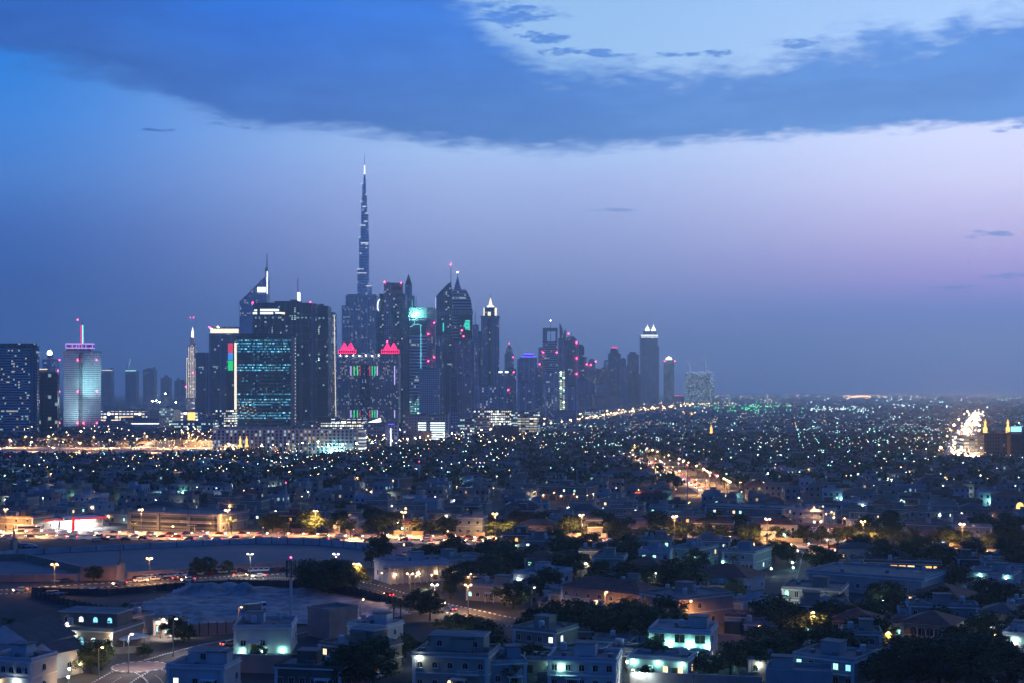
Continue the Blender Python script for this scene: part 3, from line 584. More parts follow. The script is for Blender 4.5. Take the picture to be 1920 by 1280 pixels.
for i in range(7): t.ball('facade_lamp', 638 + i * 12, 665.5 + (i % 2), .7, 'beacon_white', -1)
t.red((726, 640))
# K the very tall stepped tower
t = Tower('stepped_skyscraper', 'tallest tower, needle-like and stepped, with white lit setbacks', 'skyscraper', 668, 698, 4600)
ST = [(673, 692, 446, 560), (669.8, 692, 506, 560), (675.5, 697.5, 537, 560), (676, 692, 424, 500), (677, 691, 401, 470), (677, 688, 379, 440), (679, 688, 366, 420), (679.3, 686, 345, 400), (681.4, 685.8, 334, 370)]
ST = [(670, 692.3, 506, 800), (673.2, 692.3, 446, 506), (676, 691.6, 424, 446), (677, 691, 401, 424), (677.2, 688.3, 379, 401), (678.2, 688.2, 366, 379), (679.2, 686.3, 345, 366), (681.3, 686, 334, 345), (682, 685, 327, 334)]
for i, (a, c, tp, bt) in enumerate(ST): t.cyl('tier', (a + c) / 2, (c - a) / 2, tp, bt, 'fc_khalifa', (c - a) / 2 * .99, n=14)
t.cyl('side_tier', 692, 5.6, 537, 800, 'fc_khalifa', n=10); t.cyl('side_tier', 688, 4.5, 440, 537, 'fc_khalifa', 4.2, n=10)
t.cyl('spire', 683.6, 1.2, 310, 328, 'strip_white', .7, n=8); t.cyl('needle', 683.4, .55, 288, 311, 'metal', .25, n=6)
for a, c, yy in ((677, 681, 345.5), (685.5, 688, 366), (676.5, 680, 379), (680, 687, 388.5), (685, 691, 401), (676, 686, 423.5), (673, 677, 446), (677, 691, 456.5), (679, 689, 466), (675, 684, 476), (670, 683, 505.5), (671, 688, 513), (687, 698, 537), (679, 690, 459), (683, 690, 416)):
    t.box('setback_light', a, c, yy - .6, yy + .6, 'strip_soft', 2, -(c - a) * t.k * .3 - 10)
t = Tower('broad_blue_tower', 'broad pale blue tower block below the tallest stepped tower', 'tower', 640, 708, 3800); t.box('body', 648, 706, 554, None, 'fc_blue', 70); t.box('left_wing', 640, 648, 573, None, 'fc_blue', 50, 8); t.box('roof_block', 650, 672, 551, 554, 'wall_grey', 30, 20); t.box('roof_block', 694, 703, 551.5, 554, 'wall_grey', 30, 20)
b = MB()
for i in range(9): b.box(t.x(651 + i * 6.6), -.8, 0, 1.0 * t.k, 1.6, t.z(555 + (i % 2)))
b.obj('facade_ribs', 'wall_grey', t.o)
# L..N cluster
t = Tower('dark_step_tower', 'dark stepped tower with a white crescent of light on its shoulder', 'tower', 705, 722, 2950); t.box('body', 705, 721, 582, None, 'fc_dark2', 30); t.box('upper_body', 711, 721, 551, 582, 'fc_dark', 24, 3)
b = MB()
for i in range(9):
    a0, a1 = math.radians(105 + i * 14), math.radians(119 + i * 14); w = .4 + .8 * math.sin(math.pi * (i + .5) / 9)
    b.bar((t.x(714 + 6 * math.cos(a0)), -1, t.z(574 - 13 * math.sin(a0))), (t.x(714 + 6 * math.cos(a1)), -1, t.z(574 - 13 * math.sin(a1))), w * t.k)
b.obj('crescent_light', 'strip_white', t.o)
t = Tower('pink_flank_tower', 'tall tower with pinkish side wall, square hollow top and red beacons', 'tower', 720, 771, 2850); t.box('body', 733, 760, 551, None, 'fc_dark2', 40, 2); t.box('pink_wall', 720, 733, 530, None, 'fc_pinkside', 46); t.box('top_portal', 733, 754, 530, 551, 'wall_grey', 24, 6); t.box('side_wing', 760, 771, 578, None, 'fc_dark2', 36, 4); t.box('sign_plate', 737, 752, 537, 543, 'dark_metal', 1, 4.5); t.red((721, 529), (752, 531))
t = Tower('ornate_spire_tower', 'dark ornate tower with pointed pyramid roof, behind the pinkish flank tower', 'tower', 755, 782, 3300); t.box('body', 755, 781, 575, None, 'fc_conc2', 40); t.box('shoulder', 757, 776, 555, 575, 'fc_conc2', 32, 3); t.box('belfry', 758.5, 771.5, 534, 555, 'fc_conc', 20, 8); t.pyr('pyramid_roof', 765, 13, 513, 534, 'roof_dark', 16, 10)
for xx in (759, 771, 775, 780): t.cyl('pinnacle', xx, .7, 541 if xx < 775 else 552, 576, 'wall_grey', .2, 5, 6)
t = Tower('green_lit_tower', 'banded tower with green floodlit top and wriggling white light line', 'tower', 768, 816, 2750); t.box('body', 768, 800, 597, None, 'fc_bands2', 40); t.box('side_wing', 800, 815, 577, None, 'fc_conc2', 44, 3); t.box('top_beam', 766, 802, 577, 597, 'wall_teal', 30, 8); t.box('dark_opening', 769, 799, 601, 627, 'roof_blue', 1, -1); t.box('lit_floors', 768, 800, 742, None, 'fc_bandlit', 2, -1.6)
b = MB()
for i, (p, q) in enumerate((((769, 614), (775, 610)), ((775, 610), (784, 608.5)), ((784, 608.5), (791, 611)), ((776, 610), (778, 602)), ((789, 611), (789.3, 660)), ((789.3, 660), (789, 720)), ((789, 720), (789.5, 752)))): b.bar((t.x(p[0]), -2, t.z(p[1])), (t.x(q[0]), -2, t.z(q[1])), .32 * t.k)
b.obj('light_line', 'neon_cyan', t.o); b = MB(); b.bar((t.x(772.5), -1, t.z(596)), (t.x(773), 0, t.z(562)), .9 * t.k, 0, .3 * t.k); b.obj('green_mast', 'neon_teal', t.o); t.ball('flood_lamp', 773, 592, 1.4, 'flood_teal', -2); t.ball('flood_lamp', 781, 588, .8, 'flood_teal', -2)
t.red((814, 606), (803, 627), (803, 676), (814, 669), (789, 737))
# O sail tower pair
t = Tower('sail_tower', 'dark glass tower with sail-shaped curved top and thin mast', 'tower', 815, 848, 2950)
t.poly('body', [(816, None), (847, None), (847, 545), (845, 529), (838, 534), (829, 543), (822, 551), (817.5, 557)], 'fc_dark2', 40); t.cyl('mast', 845, .7, 497, 532, 'metal', .35, 10, 6); t.red((845, 496.5)); t.box('light_edge', 816.5, 817.6, 558, 606, 'neon_violet', 2, -2.2); t.box('sky_lobby', 817, 847, 583, 592, 'fc_pier', 2, -1.5); t.box('lower_wing', 815, 830, 631, None, 'fc_conc2', 10, -9); t.box('teal_window', 830.4, 832, 606, 622, 'neon_teal', 1, -1.5)
t = Tower('peaked_tower', 'banded tower with curved shoulder and lattice pyramid spire', 'tower', 847, 889, 3000)
t.poly('body', [(848, None), (886, None), (885, 575), (882, 560), (877, 549), (873, 543.5), (848, 543.5)], 'fc_bands2', 42); t.pyr('lattice_spire', 857.5, 14, 517, 543.5, 'fc_lattice', 18, 8); t.cyl('needle', 857.5, .5, 509, 519, 'metal', .3, 17, 6); t.ball('beacon', 857.5, 509.5, 1.2, 'beacon_white', 17); t.box('dark_panel', 859, 885, 592, 634, 'fc_dark', 1, -1.4); t.box('balcony_frame', 848, 887, 584, 591, 'fc_pier', 2, -2.4); t.box('lower_face', 848, 872, 637, None, 'fc_dark2', 6, -8); t.box('front_pier', 830, 848, 612, None, 'fc_conc2', 8, -10)
for i in range(7): t.box('teal_floor', 870 + abs(3 - i) * .8, 881, 601 + i * 2.6, 602.6 + i * 2.6, 'neon_teal', .8, -2.2)
t.red((866, 620), (873, 669), (869, 631))
t = Tower('antenna_tower', 'pale slim tower with thin antenna right beside the peaked banded tower', 'tower', 884, 898, 3350); t.box('body', 884, 897, 609, None, 'fc_conc', 26); t.cyl('antenna', 890.8, .7, 585, 609, 'metal', .4, 10, 6)
t = Tower('spire_crown_tower', 'dark ribbed tower with bright white lit spire and lantern crown', 'tower', 900, 937, 3350); t.box('body', 902, 936, 595, None, 'fc_pier', 40); t.box('cornice', 901, 937, 593, 595.5, 'wall_grey', 42, -1); t.box('lantern', 906.5, 931.5, 576, 593, 'fc_dark2', 26, 7); t.box('glass_strip', 914, 921, 597, None, 'fc_dark', 1, -1.3)
for a, c in ((906.5, 908.5), (914.5, 920), (927.5, 931.5)): t.box('lantern_light', a, c, 577 if a != 914.5 else 585, 592, 'strip_warm', 1, 5.5)
t.pyr('spire', 919.5, 9, 557, 574.5, 'strip_warm', 12, 13); t.box('spire_base', 913, 926, 573.5, 576, 'strip_white', 16, 11); t.cyl('needle', 919.5, .5, 550, 560, 'metal', .3, 19, 6); t.box('low_wing', 895, 904, 621, None, 'fc_conc2', 30, 20)
t = Tower('arabesque_tower', 'faint far tower with pointed finial crown, beside the purple-topped tower', 'tower', 946, 964, 5200); t.box('body', 946, 963, 662, None, 'fc_far', 40); t.box('shoulder', 949, 961, 653, 662, 'fc_far', 28, 5); t.pyr('pointed_crown', 955, 11, 645, 653, 'fc_far', 22, 8); t.red((955, 643), (962, 669), r=.9)
t = Tower('purple_top_tower', 'tower with purple-blue lit square crown', 'tower', 968, 1010, 3500); t.box('body', 970, 1007, 672, None, 'fc_conc', 40); t.box('crown', 982, 1000, 660, 668, 'fc_dark2', 20, 8); t.box('crown_light', 982, 1000, 660.5, 664.5, 'neon_blue', 1, 6); t.box('crown_light', 976, 1006, 667, 669, 'neon_blue', 1, -1.5); t.box('crown_base', 974, 1007, 668, 672, 'wall_grey', 34, 2); t.box('blue_stair', 1003, 1005, 700, 780, 'fc_stair', 1, -1.3)
t = Tower('frame_top_tower', 'tower with square open frame top and thin antenna', 'tower', 1018, 1046, 3900)
t.box('body', 1018, 1045, 640, None, 'fc_bands2', 36); t.box('frame_post', 1018, 1026, 617, 640, 'wall_grey', 20, 8); t.box('frame_post', 1042, 1045.5, 617, 640, 'wall_teal', 20, 8); t.box('frame_beam', 1018, 1045.5, 615, 621, 'wall_grey', 21, 7.5); t.cyl('antenna', 1032.5, .6, 601, 640, 'metal', .35, 18, 6); t.ball('beacon', 1032.5, 601, .9, 'beacon_white', 18); t.red((1018, 660), (1044, 660), (1012, 682)); t.box('low_wing', 1010, 1022, 650, None, 'fc_conc', 30, 12)
t = Tower('curved_fin_tower', 'tower with a leaning curved twin fin on top', 'tower', 1047, 1064, 3950); t.box('body', 1047, 1063, 634, None, 'fc_conc2', 30); t.poly('curved_fin', [(1049.5, 634), (1053, 634), (1056, 626), (1054.5, 617), (1051.5, 609), (1049, 606.5)], 'wall_grey', 6, 4); t.poly('curved_fin', [(1055, 634), (1061, 634), (1062, 627), (1061, 617), (1058.5, 621)], 'wall_grey', 6, 12)
t = Tower('dome_top_tower', 'broad dark glass tower with flat dome roof and red lights on its edge', 'tower', 1056, 1086, 3700); t.box('body', 1059, 1080, 637, None, 'fc_dark2', 34, 1); t.box('edge_wing', 1080, 1086, 641, None, 'fc_conc', 34, 3); t.box('side_wing', 1055, 1059, 641, None, 'fc_conc', 34, 3); t.cyl('dome', 1071, 11, 631, 637, 'wall_grey', 6, 18, 12); t.cyl('antenna', 1072.5, .6, 621, 632, 'metal', .3, 18, 6); t.red((1081, 642), (1081, 671), (1081, 700), (1066, 626)); t.box('belt', 1059, 1080, 660.5, 663.5, 'wall_grey', 1, -.6)
t = Tower('dark_round_tower', 'dark slim tower with rounded roof at the right shoulder of the domed glass tower', 'tower', 1084, 1096, 3900); t.box('body', 1084, 1095.5, 649, None, 'fc_dark2', 28); t.cyl('round_roof', 1089.8, 5.4, 645, 649, 'roof_dark', 3, 14, 10)
MID = [(1002, 1013, 690, 3300, 'fc_conc2', 'slim grey block, left of the open-frame tower foot'), (1021, 1045, 696, 3100, 'fc_blue', 'blue glass block in front of the open-frame tower'), (1049, 1060, 694, 3000, 'fc_stair', 'slim block with a lit stair column'), (1062, 1082, 724, 2900, 'fc_conc', 'grey apartment tower under the domed glass tower'), (1094, 1112, 682, 4000, 'fc_conc2', 'brownish tower with red roof lights beside the dark rounded tower'), (1112, 1128, 692, 4600, 'fc_far_lit', 'pale blue lit tower in the middle of the right-hand cluster'), (1126, 1140, 690, 4800, 'fc_far', 'plain blue tower left of the red-topped tower'), (1141, 1164, 662, 4700, 'fc_far', 'dark tower with red lit rounded top'), (1164, 1177, 684, 4500, 'fc_conc2', 'low shoulder tower right of the red-topped tower'), (1177, 1198, 664, 5000, 'fc_far', 'plain dark blue tower left of the twin-domed tower'), (853, 889, 640, 2800, 'fc_conc2', 'grey tower standing before the peaked banded tower'), (786, 824, 690, 2450, 'fc_lattice', 'pale lattice-walled office block below the green-lit tower'), (842, 857, 692, 2500, 'fc_dark2', 'dark slim block right of the lattice-walled block'), (932, 952, 697, 3000, 'fc_conc', 'grey tower with white signs on its roof'), (950, 968, 690, 3100, 'fc_conc2', 'grey tower with red beacon left of the purple-topped tower'), (896, 928, 722, 2700, 'fc_blue', 'blue-green glass block at the foot of the lit-spire tower'), (868, 884, 705, 2550, 'fc_pier', 'ribbed grey block below the peaked banded tower'), (972, 998, 716, 2900, 'fc_conc', 'pale apartment tower below the purple-topped tower'),
       (1084, 1100, 668, 4900, 'fc_far', 'slim blue tower behind the dark rounded tower'), (1104, 1116, 674, 5200, 'fc_far', 'slim faint tower with flat top behind the brownish tower'), (1132, 1143, 676, 5100, 'fc_blue', 'slim pale tower just left of the red-topped tower'), (1164, 1174, 672, 5300, 'fc_far', 'slim dark tower just right of the red-topped tower'), (1010, 1019, 668, 4300, 'fc_blue', 'slim blue tower left of the open-frame tower'), (1040, 1050, 664, 4400, 'fc_far', 'slim tower between the open-frame tower and the curved fin'), (938, 950, 706, 4200, 'fc_far', 'slim tower right of the lit-spire tower'), (888, 902, 660, 4000, 'fc_blue', 'slim pale tower left of the lit-spire tower'), (1084, 1104, 712, 3600, 'fc_conc2', 'stubby brown apartment block below the dark rounded tower'), (1118, 1138, 718, 4100, 'fc_pier', 'ribbed apartment block beside the pale blue lit tower'), (1186, 1202, 700, 5000, 'fc_conc2', 'stubby apartment block at the foot of the twin-domed tower')]
for a, c, tp, Y, m, lab in MID:
    t = Tower('tower_block', lab, 'tower', a, c, Y); t.box('body', a, c, tp, None, m, (c - a) * Y / F * .8); t.box('roof_block', a + (c - a) * .2, c - (c - a) * .25, tp - 2, tp, 'roof_dark', 12, 5)
    if 'red lit' in lab: t.cyl('round_top', 1152.5, 9, 652, 662, m, 6.5, 20, 12); t.box('red_light_band', 1147, 1158, 649.5, 651.5, 'neon_pink', 4, 10)
    if 'red roof' in lab: t.red((1108, 683), (1100, 682), (1117, 677))
    if 'signs' in lab: t.box('roof_sign', 935, 942, 695, 698, 'strip_white', 1, -1); t.box('roof_sign', 947, 953, 695, 698, 'strip_white', 1, -1); t.red((963, 697))
    if 'red beacon' in lab: t.red((953, 730))
    if 'plain dark blue tower left' in lab: t.cyl('round_top', 1187.5, 8, 659, 664, m, 6, 20, 12)
t = Tower('twin_dome_tower', 'tall isolated tower with two white lit onion domes', 'tower', 1201, 1237, 6400); t.box('body', 1202, 1233, 633, None, 'fc_far', 70); t.box('side_wing', 1233, 1236, 648, None, 'fc_far', 50, 8); t.box('side_wing', 1199.5, 1202, 700, None, 'fc_far', 50, 8); t.box('light_band', 1201.5, 1233.5, 628.5, 629.8, 'strip_white', 4, -5); t.box('light_band', 1201.5, 1233.5, 632, 633, 'strip_white', 4, -5); t.box('cornice', 1201.5, 1233.5, 628, 633, 'wall_grey', 70, -1); t.box('upper_body', 1208, 1231, 620, 628, 'fc_far', 50, 8)
for xx in (1214.3, 1225.8):
    t.cyl('dome', xx, 5, 617, 621, 'strip_white', 4, 12, 10); t.ball('dome', xx, 616.5, 3.2, 'strip_white', 12, 1.1); t.cyl('finial', xx, 1.3, 608, 615, 'strip_white', .2, 12, 6)
t = Tower('lit_dome_tower', 'smaller isolated tower with a white lit dome, right of the twin-domed one', 'tower', 1245, 1265, 6300); t.box('body', 1246, 1264, 674, None, 'fc_far_lit', 40); t.cyl('dome', 1255, 6.5, 669, 674, 'strip_white', 5, 20, 10); t.ball('finial', 1255, 668, 1.6, 'strip_white', 20); t.red((1246, 676), (1265, 676), r=.9)
t = Tower('construction_block', 'unfinished wide block full of white work lights', 'building', 1286, 1339, 6600); t.box('frame', 1287, 1331, 700, None, 'fc_site', 60); t.box('side_frame', 1331, 1339, 712, None, 'fc_site', 40, 8)
for i in range(11): t.ball('work_light', 1289 + i * 4.2, 698.5 - (i * 7 % 4), .6, 'strip_white')
for i in range(7): t.ball('work_light', 1335 + (i % 2) * 2.5, 697 + i * 5.2, .6, 'strip_white')
crane(1296, 6580, 696, 676, -6, 1, 'left one of two thin lit cranes above the work-lit unfinished block'); crane(1325, 6580, 696, 673, -3, 1, 'right one of two thin lit cranes above the work-lit unfinished block')
t = Tower('red_sign_hall', 'low far hall with a long red lit roof sign', 'building', 1262, 1282, 6000); t.box('body', 1262, 1282, 742, None, 'fc_far', 30); t.box('roof_sign', 1264, 1280, 740, 741.2, 'neon_red', 2, -1)
# low and middle rise in front of the towers
LOW = [(186, 330, 770, 2600, 'fc_mall', 'long low exhibition hall with warm lit front, right of the white mast tower'), (330, 366, 771, 2650, 'fc_mall', 'low hall with glowing orange doorways, left of the dark slab tower'), (298, 324, 765, 2350, 'fc_teallit', 'small office with teal lit floors on the exhibition ground'), (276, 298, 768, 2380, 'fc_dark2', 'dark office with a few lit windows beside the teal-lit one'), (326, 337, 768, 2330, 'wall_grey', 'plain grey lift tower among the exhibition halls'), (184, 226, 789, 2150, 'fc_plainlow', 'dark low shed at the foot of the white mast tower'), (226, 300, 783, 2100, 'fc_plainlow', 'dark flat-roofed hall with a long white light strip'), (184, 320, 803, 1980, 'wall_grey', 'long grey roofed hall behind the flyover'), (322, 400, 790, 2000, 'fc_teallit', 'brightly lit glass hall left of the glass tower foot'), (404, 441, 768, 2200, 'fc_officelit', 'office block with rows of white lit windows left of the glass tower'), (684, 744, 792, 1750, 'fc_plainlow', 'grey office block with a white canopy on the roof'), (723, 746, 795, 1650, 'fc_conc', 'small pale tower with white vertical light below the crowned hotel'), (755, 840, 778, 1800, 'fc_plainlow', 'broad beige building with lit parking floors'), (840, 858, 772, 1850, 'fc_conc', 'narrow pale block right of the lit parking building'), (858, 890, 785, 1900, 'fc_teallit', 'low office with teal lit stair windows'), (888, 960, 768, 2150, 'fc_officelit', 'brown office block with columns of warm lit windows'), (894, 918, 783, 1950, 'fc_band', 'curved white office with banded floors'), (925, 973, 799, 1750, 'wall_brown', 'windowless dark brown box building'), (958, 1012, 772, 2050, 'fc_teallit', 'white office block with bright lit grid front'), (970, 1010, 782, 1950, 'fc_park', 'white parking deck with rows of lit openings'), (1028, 1080, 770, 2600, 'fc_plainlow', 'low dark block right of the bright white grid office'), (1098, 1134, 768, 3000, 'fc_teallit', 'small pale block with teal lit edges beside the highway'), (1112, 1160, 742, 3900, 'fc_plainlow', 'low brown block at the foot of the right-hand towers'), (1136, 1180, 748, 4000, 'fc_conc2', 'grey block below the red-topped tower'), (756, 772, 806, 1620, 'fc_officelit', 'small warm lit block left of the dark billboard'), (769, 808, 809, 1600, 'wall_grey', 'white low building with a dark billboard before it')]
for a, c, tp, Y, m, lab in LOW:
    k = Y / F; nm = 'hall' if 'hall' in lab or 'shed' in lab else ('parking_building' if 'parking' in lab else 'office_block')
    t = Tower(nm, lab, nm.replace('_', ' '), a, c, Y); d = min(40, (c - a) * k * .6); t.box('body', a, c, tp, None, m, d)
    t.box('parapet', a - .4, c + .4, tp - 1, tp, 'wall_grey', d + 1, -.5); t.box('roof_plant', a + (c - a) * .3, a + (c - a) * .5, tp - 3, tp - 1, 'roof_grey', 6, 5)
    if 'lit parking floors' in lab:
        for q in ((784, 799), (807, 834)):
            for i in range(4 if q[0] == 784 else 8): t.box('lit_floor', q[0], q[1], 791 + i * 4.3, 793 + i * 4.3, 'lit_white', .6, -.7)
    if 'white light strip' in lab: t.box('light_strip', 247, 298, 792.5, 794, 'strip_white', .6, -.8)
    if 'white canopy' in lab:
        b = MB(); b.slab([(t.x(687), t.z(792)), (t.x(712), t.z(783)), (t.x(714), t.z(790))], 0, 0, 0, 8); b.obj('roof_canopy', 'strip_white', t.o)
    if 'vertical light' in lab: t.box('light_line', 732, 733.4, 802, 835, 'strip_white', .5, -.6); t.box('light_line', 728, 739, 793.5, 795, 'neon_blue', .5, -.8)
    if 'warm lit front' in lab:
        for q in ((225, 270, 780), (184, 222, 786)): t.box('lit_front', q[0], q[1], q[2], q[2] + 6, 'lit_warm', .6, -.7)
    if 'billboard' in lab and 'before it' in lab: t.box('billboard', 781, 794, 817, 829, 'dark_metal', 1, -6); t.cyl('billboard_post', 779, .7, 814, None, 'metal', .7, -5, 6)
    if 'orange doorways' in lab: t.box('lit_front', 352, 366, 772, 788, 'golden_light', .6, -.7)
# white floodlights over the exhibition halls
for i, (a, c) in enumerate(((286, 751), (293, 750), (299, 753), (310, 737), (330, 753))):
    t = Tower('floodlight_mast', ['tall mast with white floodlights over the exhibition halls, leftmost', 'white floodlight mast, second from left over the exhibition halls', 'white floodlight mast, third from left over the exhibition halls', 'distant bluish floodlight above the exhibition hall roofs', 'white floodlight mast, rightmost over the exhibition halls'][i], 'floodlight', a - 1, a + 1, 2300, 'floodlight masts at the exhibition halls'); OCC.pop(); t.cyl('pole', a, .35, c, None, 'metal', .25, 0, 6); t.ball('lamp', a, c, 1.0, 'flood_white', 0)
# right side dark slab, parking deck, minarets
t = Tower('slab_block', 'big dark brown slab block near the right edge of the photo', 'apartment block', 1845, 1940, 1290); t.box('body', 1845, 1898, 813, None, 'fc_slab', 18); t.box('right_wing', 1896, 1945, 815, None, 'fc_slab', 20, -8); t.box('parapet', 1844.5, 1898.5, 811.5, 813, 'wall_brown', 19, -.5); t.box('stair_block', 1888, 1912, 813, None, 'wall_brown', 18, -10)
t = Tower('parking_deck', 'pale parking deck with open floors left of the dark slab block', 'parking building', 1807, 1846, 1420); t.box('body', 1807, 1845, 819, None, 'fc_park', 24); t.box('ramp_floor', 1806.5, 1845.5, 816, 818.8, 'wall_white', 25, -.5)
t = Tower('lit_sign', 'glowing cyan-white billboard behind the dark slab block', 'billboard', 1896, 1916, 1700); t.box('panel', 1896, 1915, 799, 808, 'neon_cyan', 1); t.box('post', 1904, 1906, 808, None, 'metal', 1, .2)
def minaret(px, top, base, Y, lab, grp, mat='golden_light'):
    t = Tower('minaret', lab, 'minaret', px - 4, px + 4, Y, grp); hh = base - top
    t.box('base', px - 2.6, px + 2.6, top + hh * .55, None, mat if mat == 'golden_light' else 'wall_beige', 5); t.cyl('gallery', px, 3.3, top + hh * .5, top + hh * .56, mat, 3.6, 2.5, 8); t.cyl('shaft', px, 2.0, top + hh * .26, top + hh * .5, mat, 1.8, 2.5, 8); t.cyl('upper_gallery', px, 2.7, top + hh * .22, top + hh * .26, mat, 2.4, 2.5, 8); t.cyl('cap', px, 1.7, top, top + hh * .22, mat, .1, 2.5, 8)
minaret(449.5, 816, 850, 1420, 'left one of two golden minarets before the apartment block', 'golden minarets'); minaret(461.5, 816, 850, 1420, 'right one of two golden minarets before the apartment block', 'golden minarets')
minaret(1848.5, 784, 815, 1900, 'golden minaret beside the parking deck, left one of the right-edge pair', 'golden minarets'); minaret(1891, 784, 815, 1900, 'golden minaret left of the cyan billboard', 'golden minarets')
minaret(1283.5, 772, 787, 3300, 'far golden minaret, left one of a distant pair in the plain', 'golden minarets'); minaret(1297, 771, 787, 3300, 'far golden minaret, right one of a distant pair in the plain', 'golden minarets'); minaret(1334, 795, 823, 1900, 'single golden minaret right of the white domed mosque', 'golden minarets')
# white lit domed mosque
t = Tower('domed_mosque', 'pale mosque with a white lit pointed dome', 'mosque', 1226, 1266, 1560); t.box('prayer_hall', 1226, 1265, 838, None, 'fc_house', 22); t.cyl('drum', 1237, 6, 834, 838, 'wall_white', 5.6, 10, 12); t.ball('dome', 1237, 833, 5.2, 'lit_white', 10, 1.15); t.cyl('finial', 1237, .9, 819, 829, 'lit_white', .15, 10, 6)
for xx in (1228, 1250): t.ball('flood_lamp', xx, 846, .9, 'flood_teal', -4)
# flyover on the left
def flyover():
    Yf = 1700; z = 7.0
    P = smooth([(-40 - (960) * Yf / F * 1.06, Yf - 230), ((20 - HX) * Yf / F, Yf - 70), ((110 - HX) * Yf / F, Yf), ((250 - HX) * Yf / F, Yf + 20), ((402 - HX) * Yf / F, Yf + 10)])
    r = thing('flyover', 'curving concrete flyover on piers under orange lamps at far left', 'bridge')
    b = MB(); A, B = offset(P, 6), offset(P, -6)
    for i in range(len(P) - 1):
        b.face([(*A[i], z), (*B[i], z), (*B[i + 1], z), (*A[i + 1], z)]); b.face([(*B[i], z - 1.4), (*B[i + 1], z - 1.4), (*B[i + 1], z), (*B[i], z)]); b.face([(*A[i], z - 1.4), (*B[i], z - 1.4), (*B[i + 1], z - 1.4), (*A[i + 1], z - 1.4)])
    b.obj('deck', 'paving', r)
    b = MB()
    for s in (6, -6):
        A, B = offset(P, s), offset(P, s - .3 * (1 if s > 0 else -1))
        for i in range(len(P) - 1): b.prism([A[i], A[i + 1], B[i + 1], B[i]] if s < 0 else [A[i + 1], A[i], B[i], B[i + 1]], z, z + 1.0)
    b.obj('guard_wall', 'wall_beige', r)
    for i in range(2, len(P), 3): q = MB(); q.cyl(P[i][0], P[i][1], 0, z - 1.4, 1.3, 1.3, 8); q.obj('pier', 'paving', r)
flyover()
# ------------------------------------------------------------------ houses
WIN = {}
def window_mesh(w, h, pane, arch=False, bars=2):
    key = (round(w, 2), round(h, 2), pane, arch, bars)
    if key in WIN: return WIN[key]
    b = MB(); r = w / 2
    def outline(g): 
        P = [(-r - g, -g), (r + g, -g)]
        if arch: P += [((r + g) * math.cos(a), h - r + (r + g) * math.sin(a)) for a in [math.pi * i / 8 for i in range(9)]]
        else: P += [(r + g, h + g), (-r - g, h + g)]
        return P
    O, I = outline(.13), outline(0.0); n = len(O)
    for i in range(n):                               # frame ring, standing 6 cm proud
        j = (i + 1) % n
        b.face([(O[i][0], -.06, O[i][1]), (O[j][0], -.06, O[j][1]), (I[j][0], -.06, I[j][1]), (I[i][0], -.06, I[i][1])], 0)
        b.face([(O[j][0], -.06, O[j][1]), (O[i][0], -.06, O[i][1]), (O[i][0], .0, O[i][1]), (O[j][0], .0, O[j][1])], 0)
    for i in range(1, bars): b.box(-r + w * i / bars, -.04, 0, .06, .03, h if not arch else h - .1, 0)
    b.box(0, -.12, -.16, w + .5, .24, .1, 0)          # sill
    f = b.mesh('window', ['frame']); p = MB(); p.face([(x, -.02, z) for x, z in I]); q = p.mesh('pane', [pane])
    WIN[key] = (f, q); return WIN[key]
def put_window(root, x, y, z, rz, w, h, pane='pane', arch=False, bars=2):
    f, q = window_mesh(w, h, pane, arch, bars); o = link('window', f, root, (x, y, z), rz); link('pane', q, o); return o
HOUSES = []
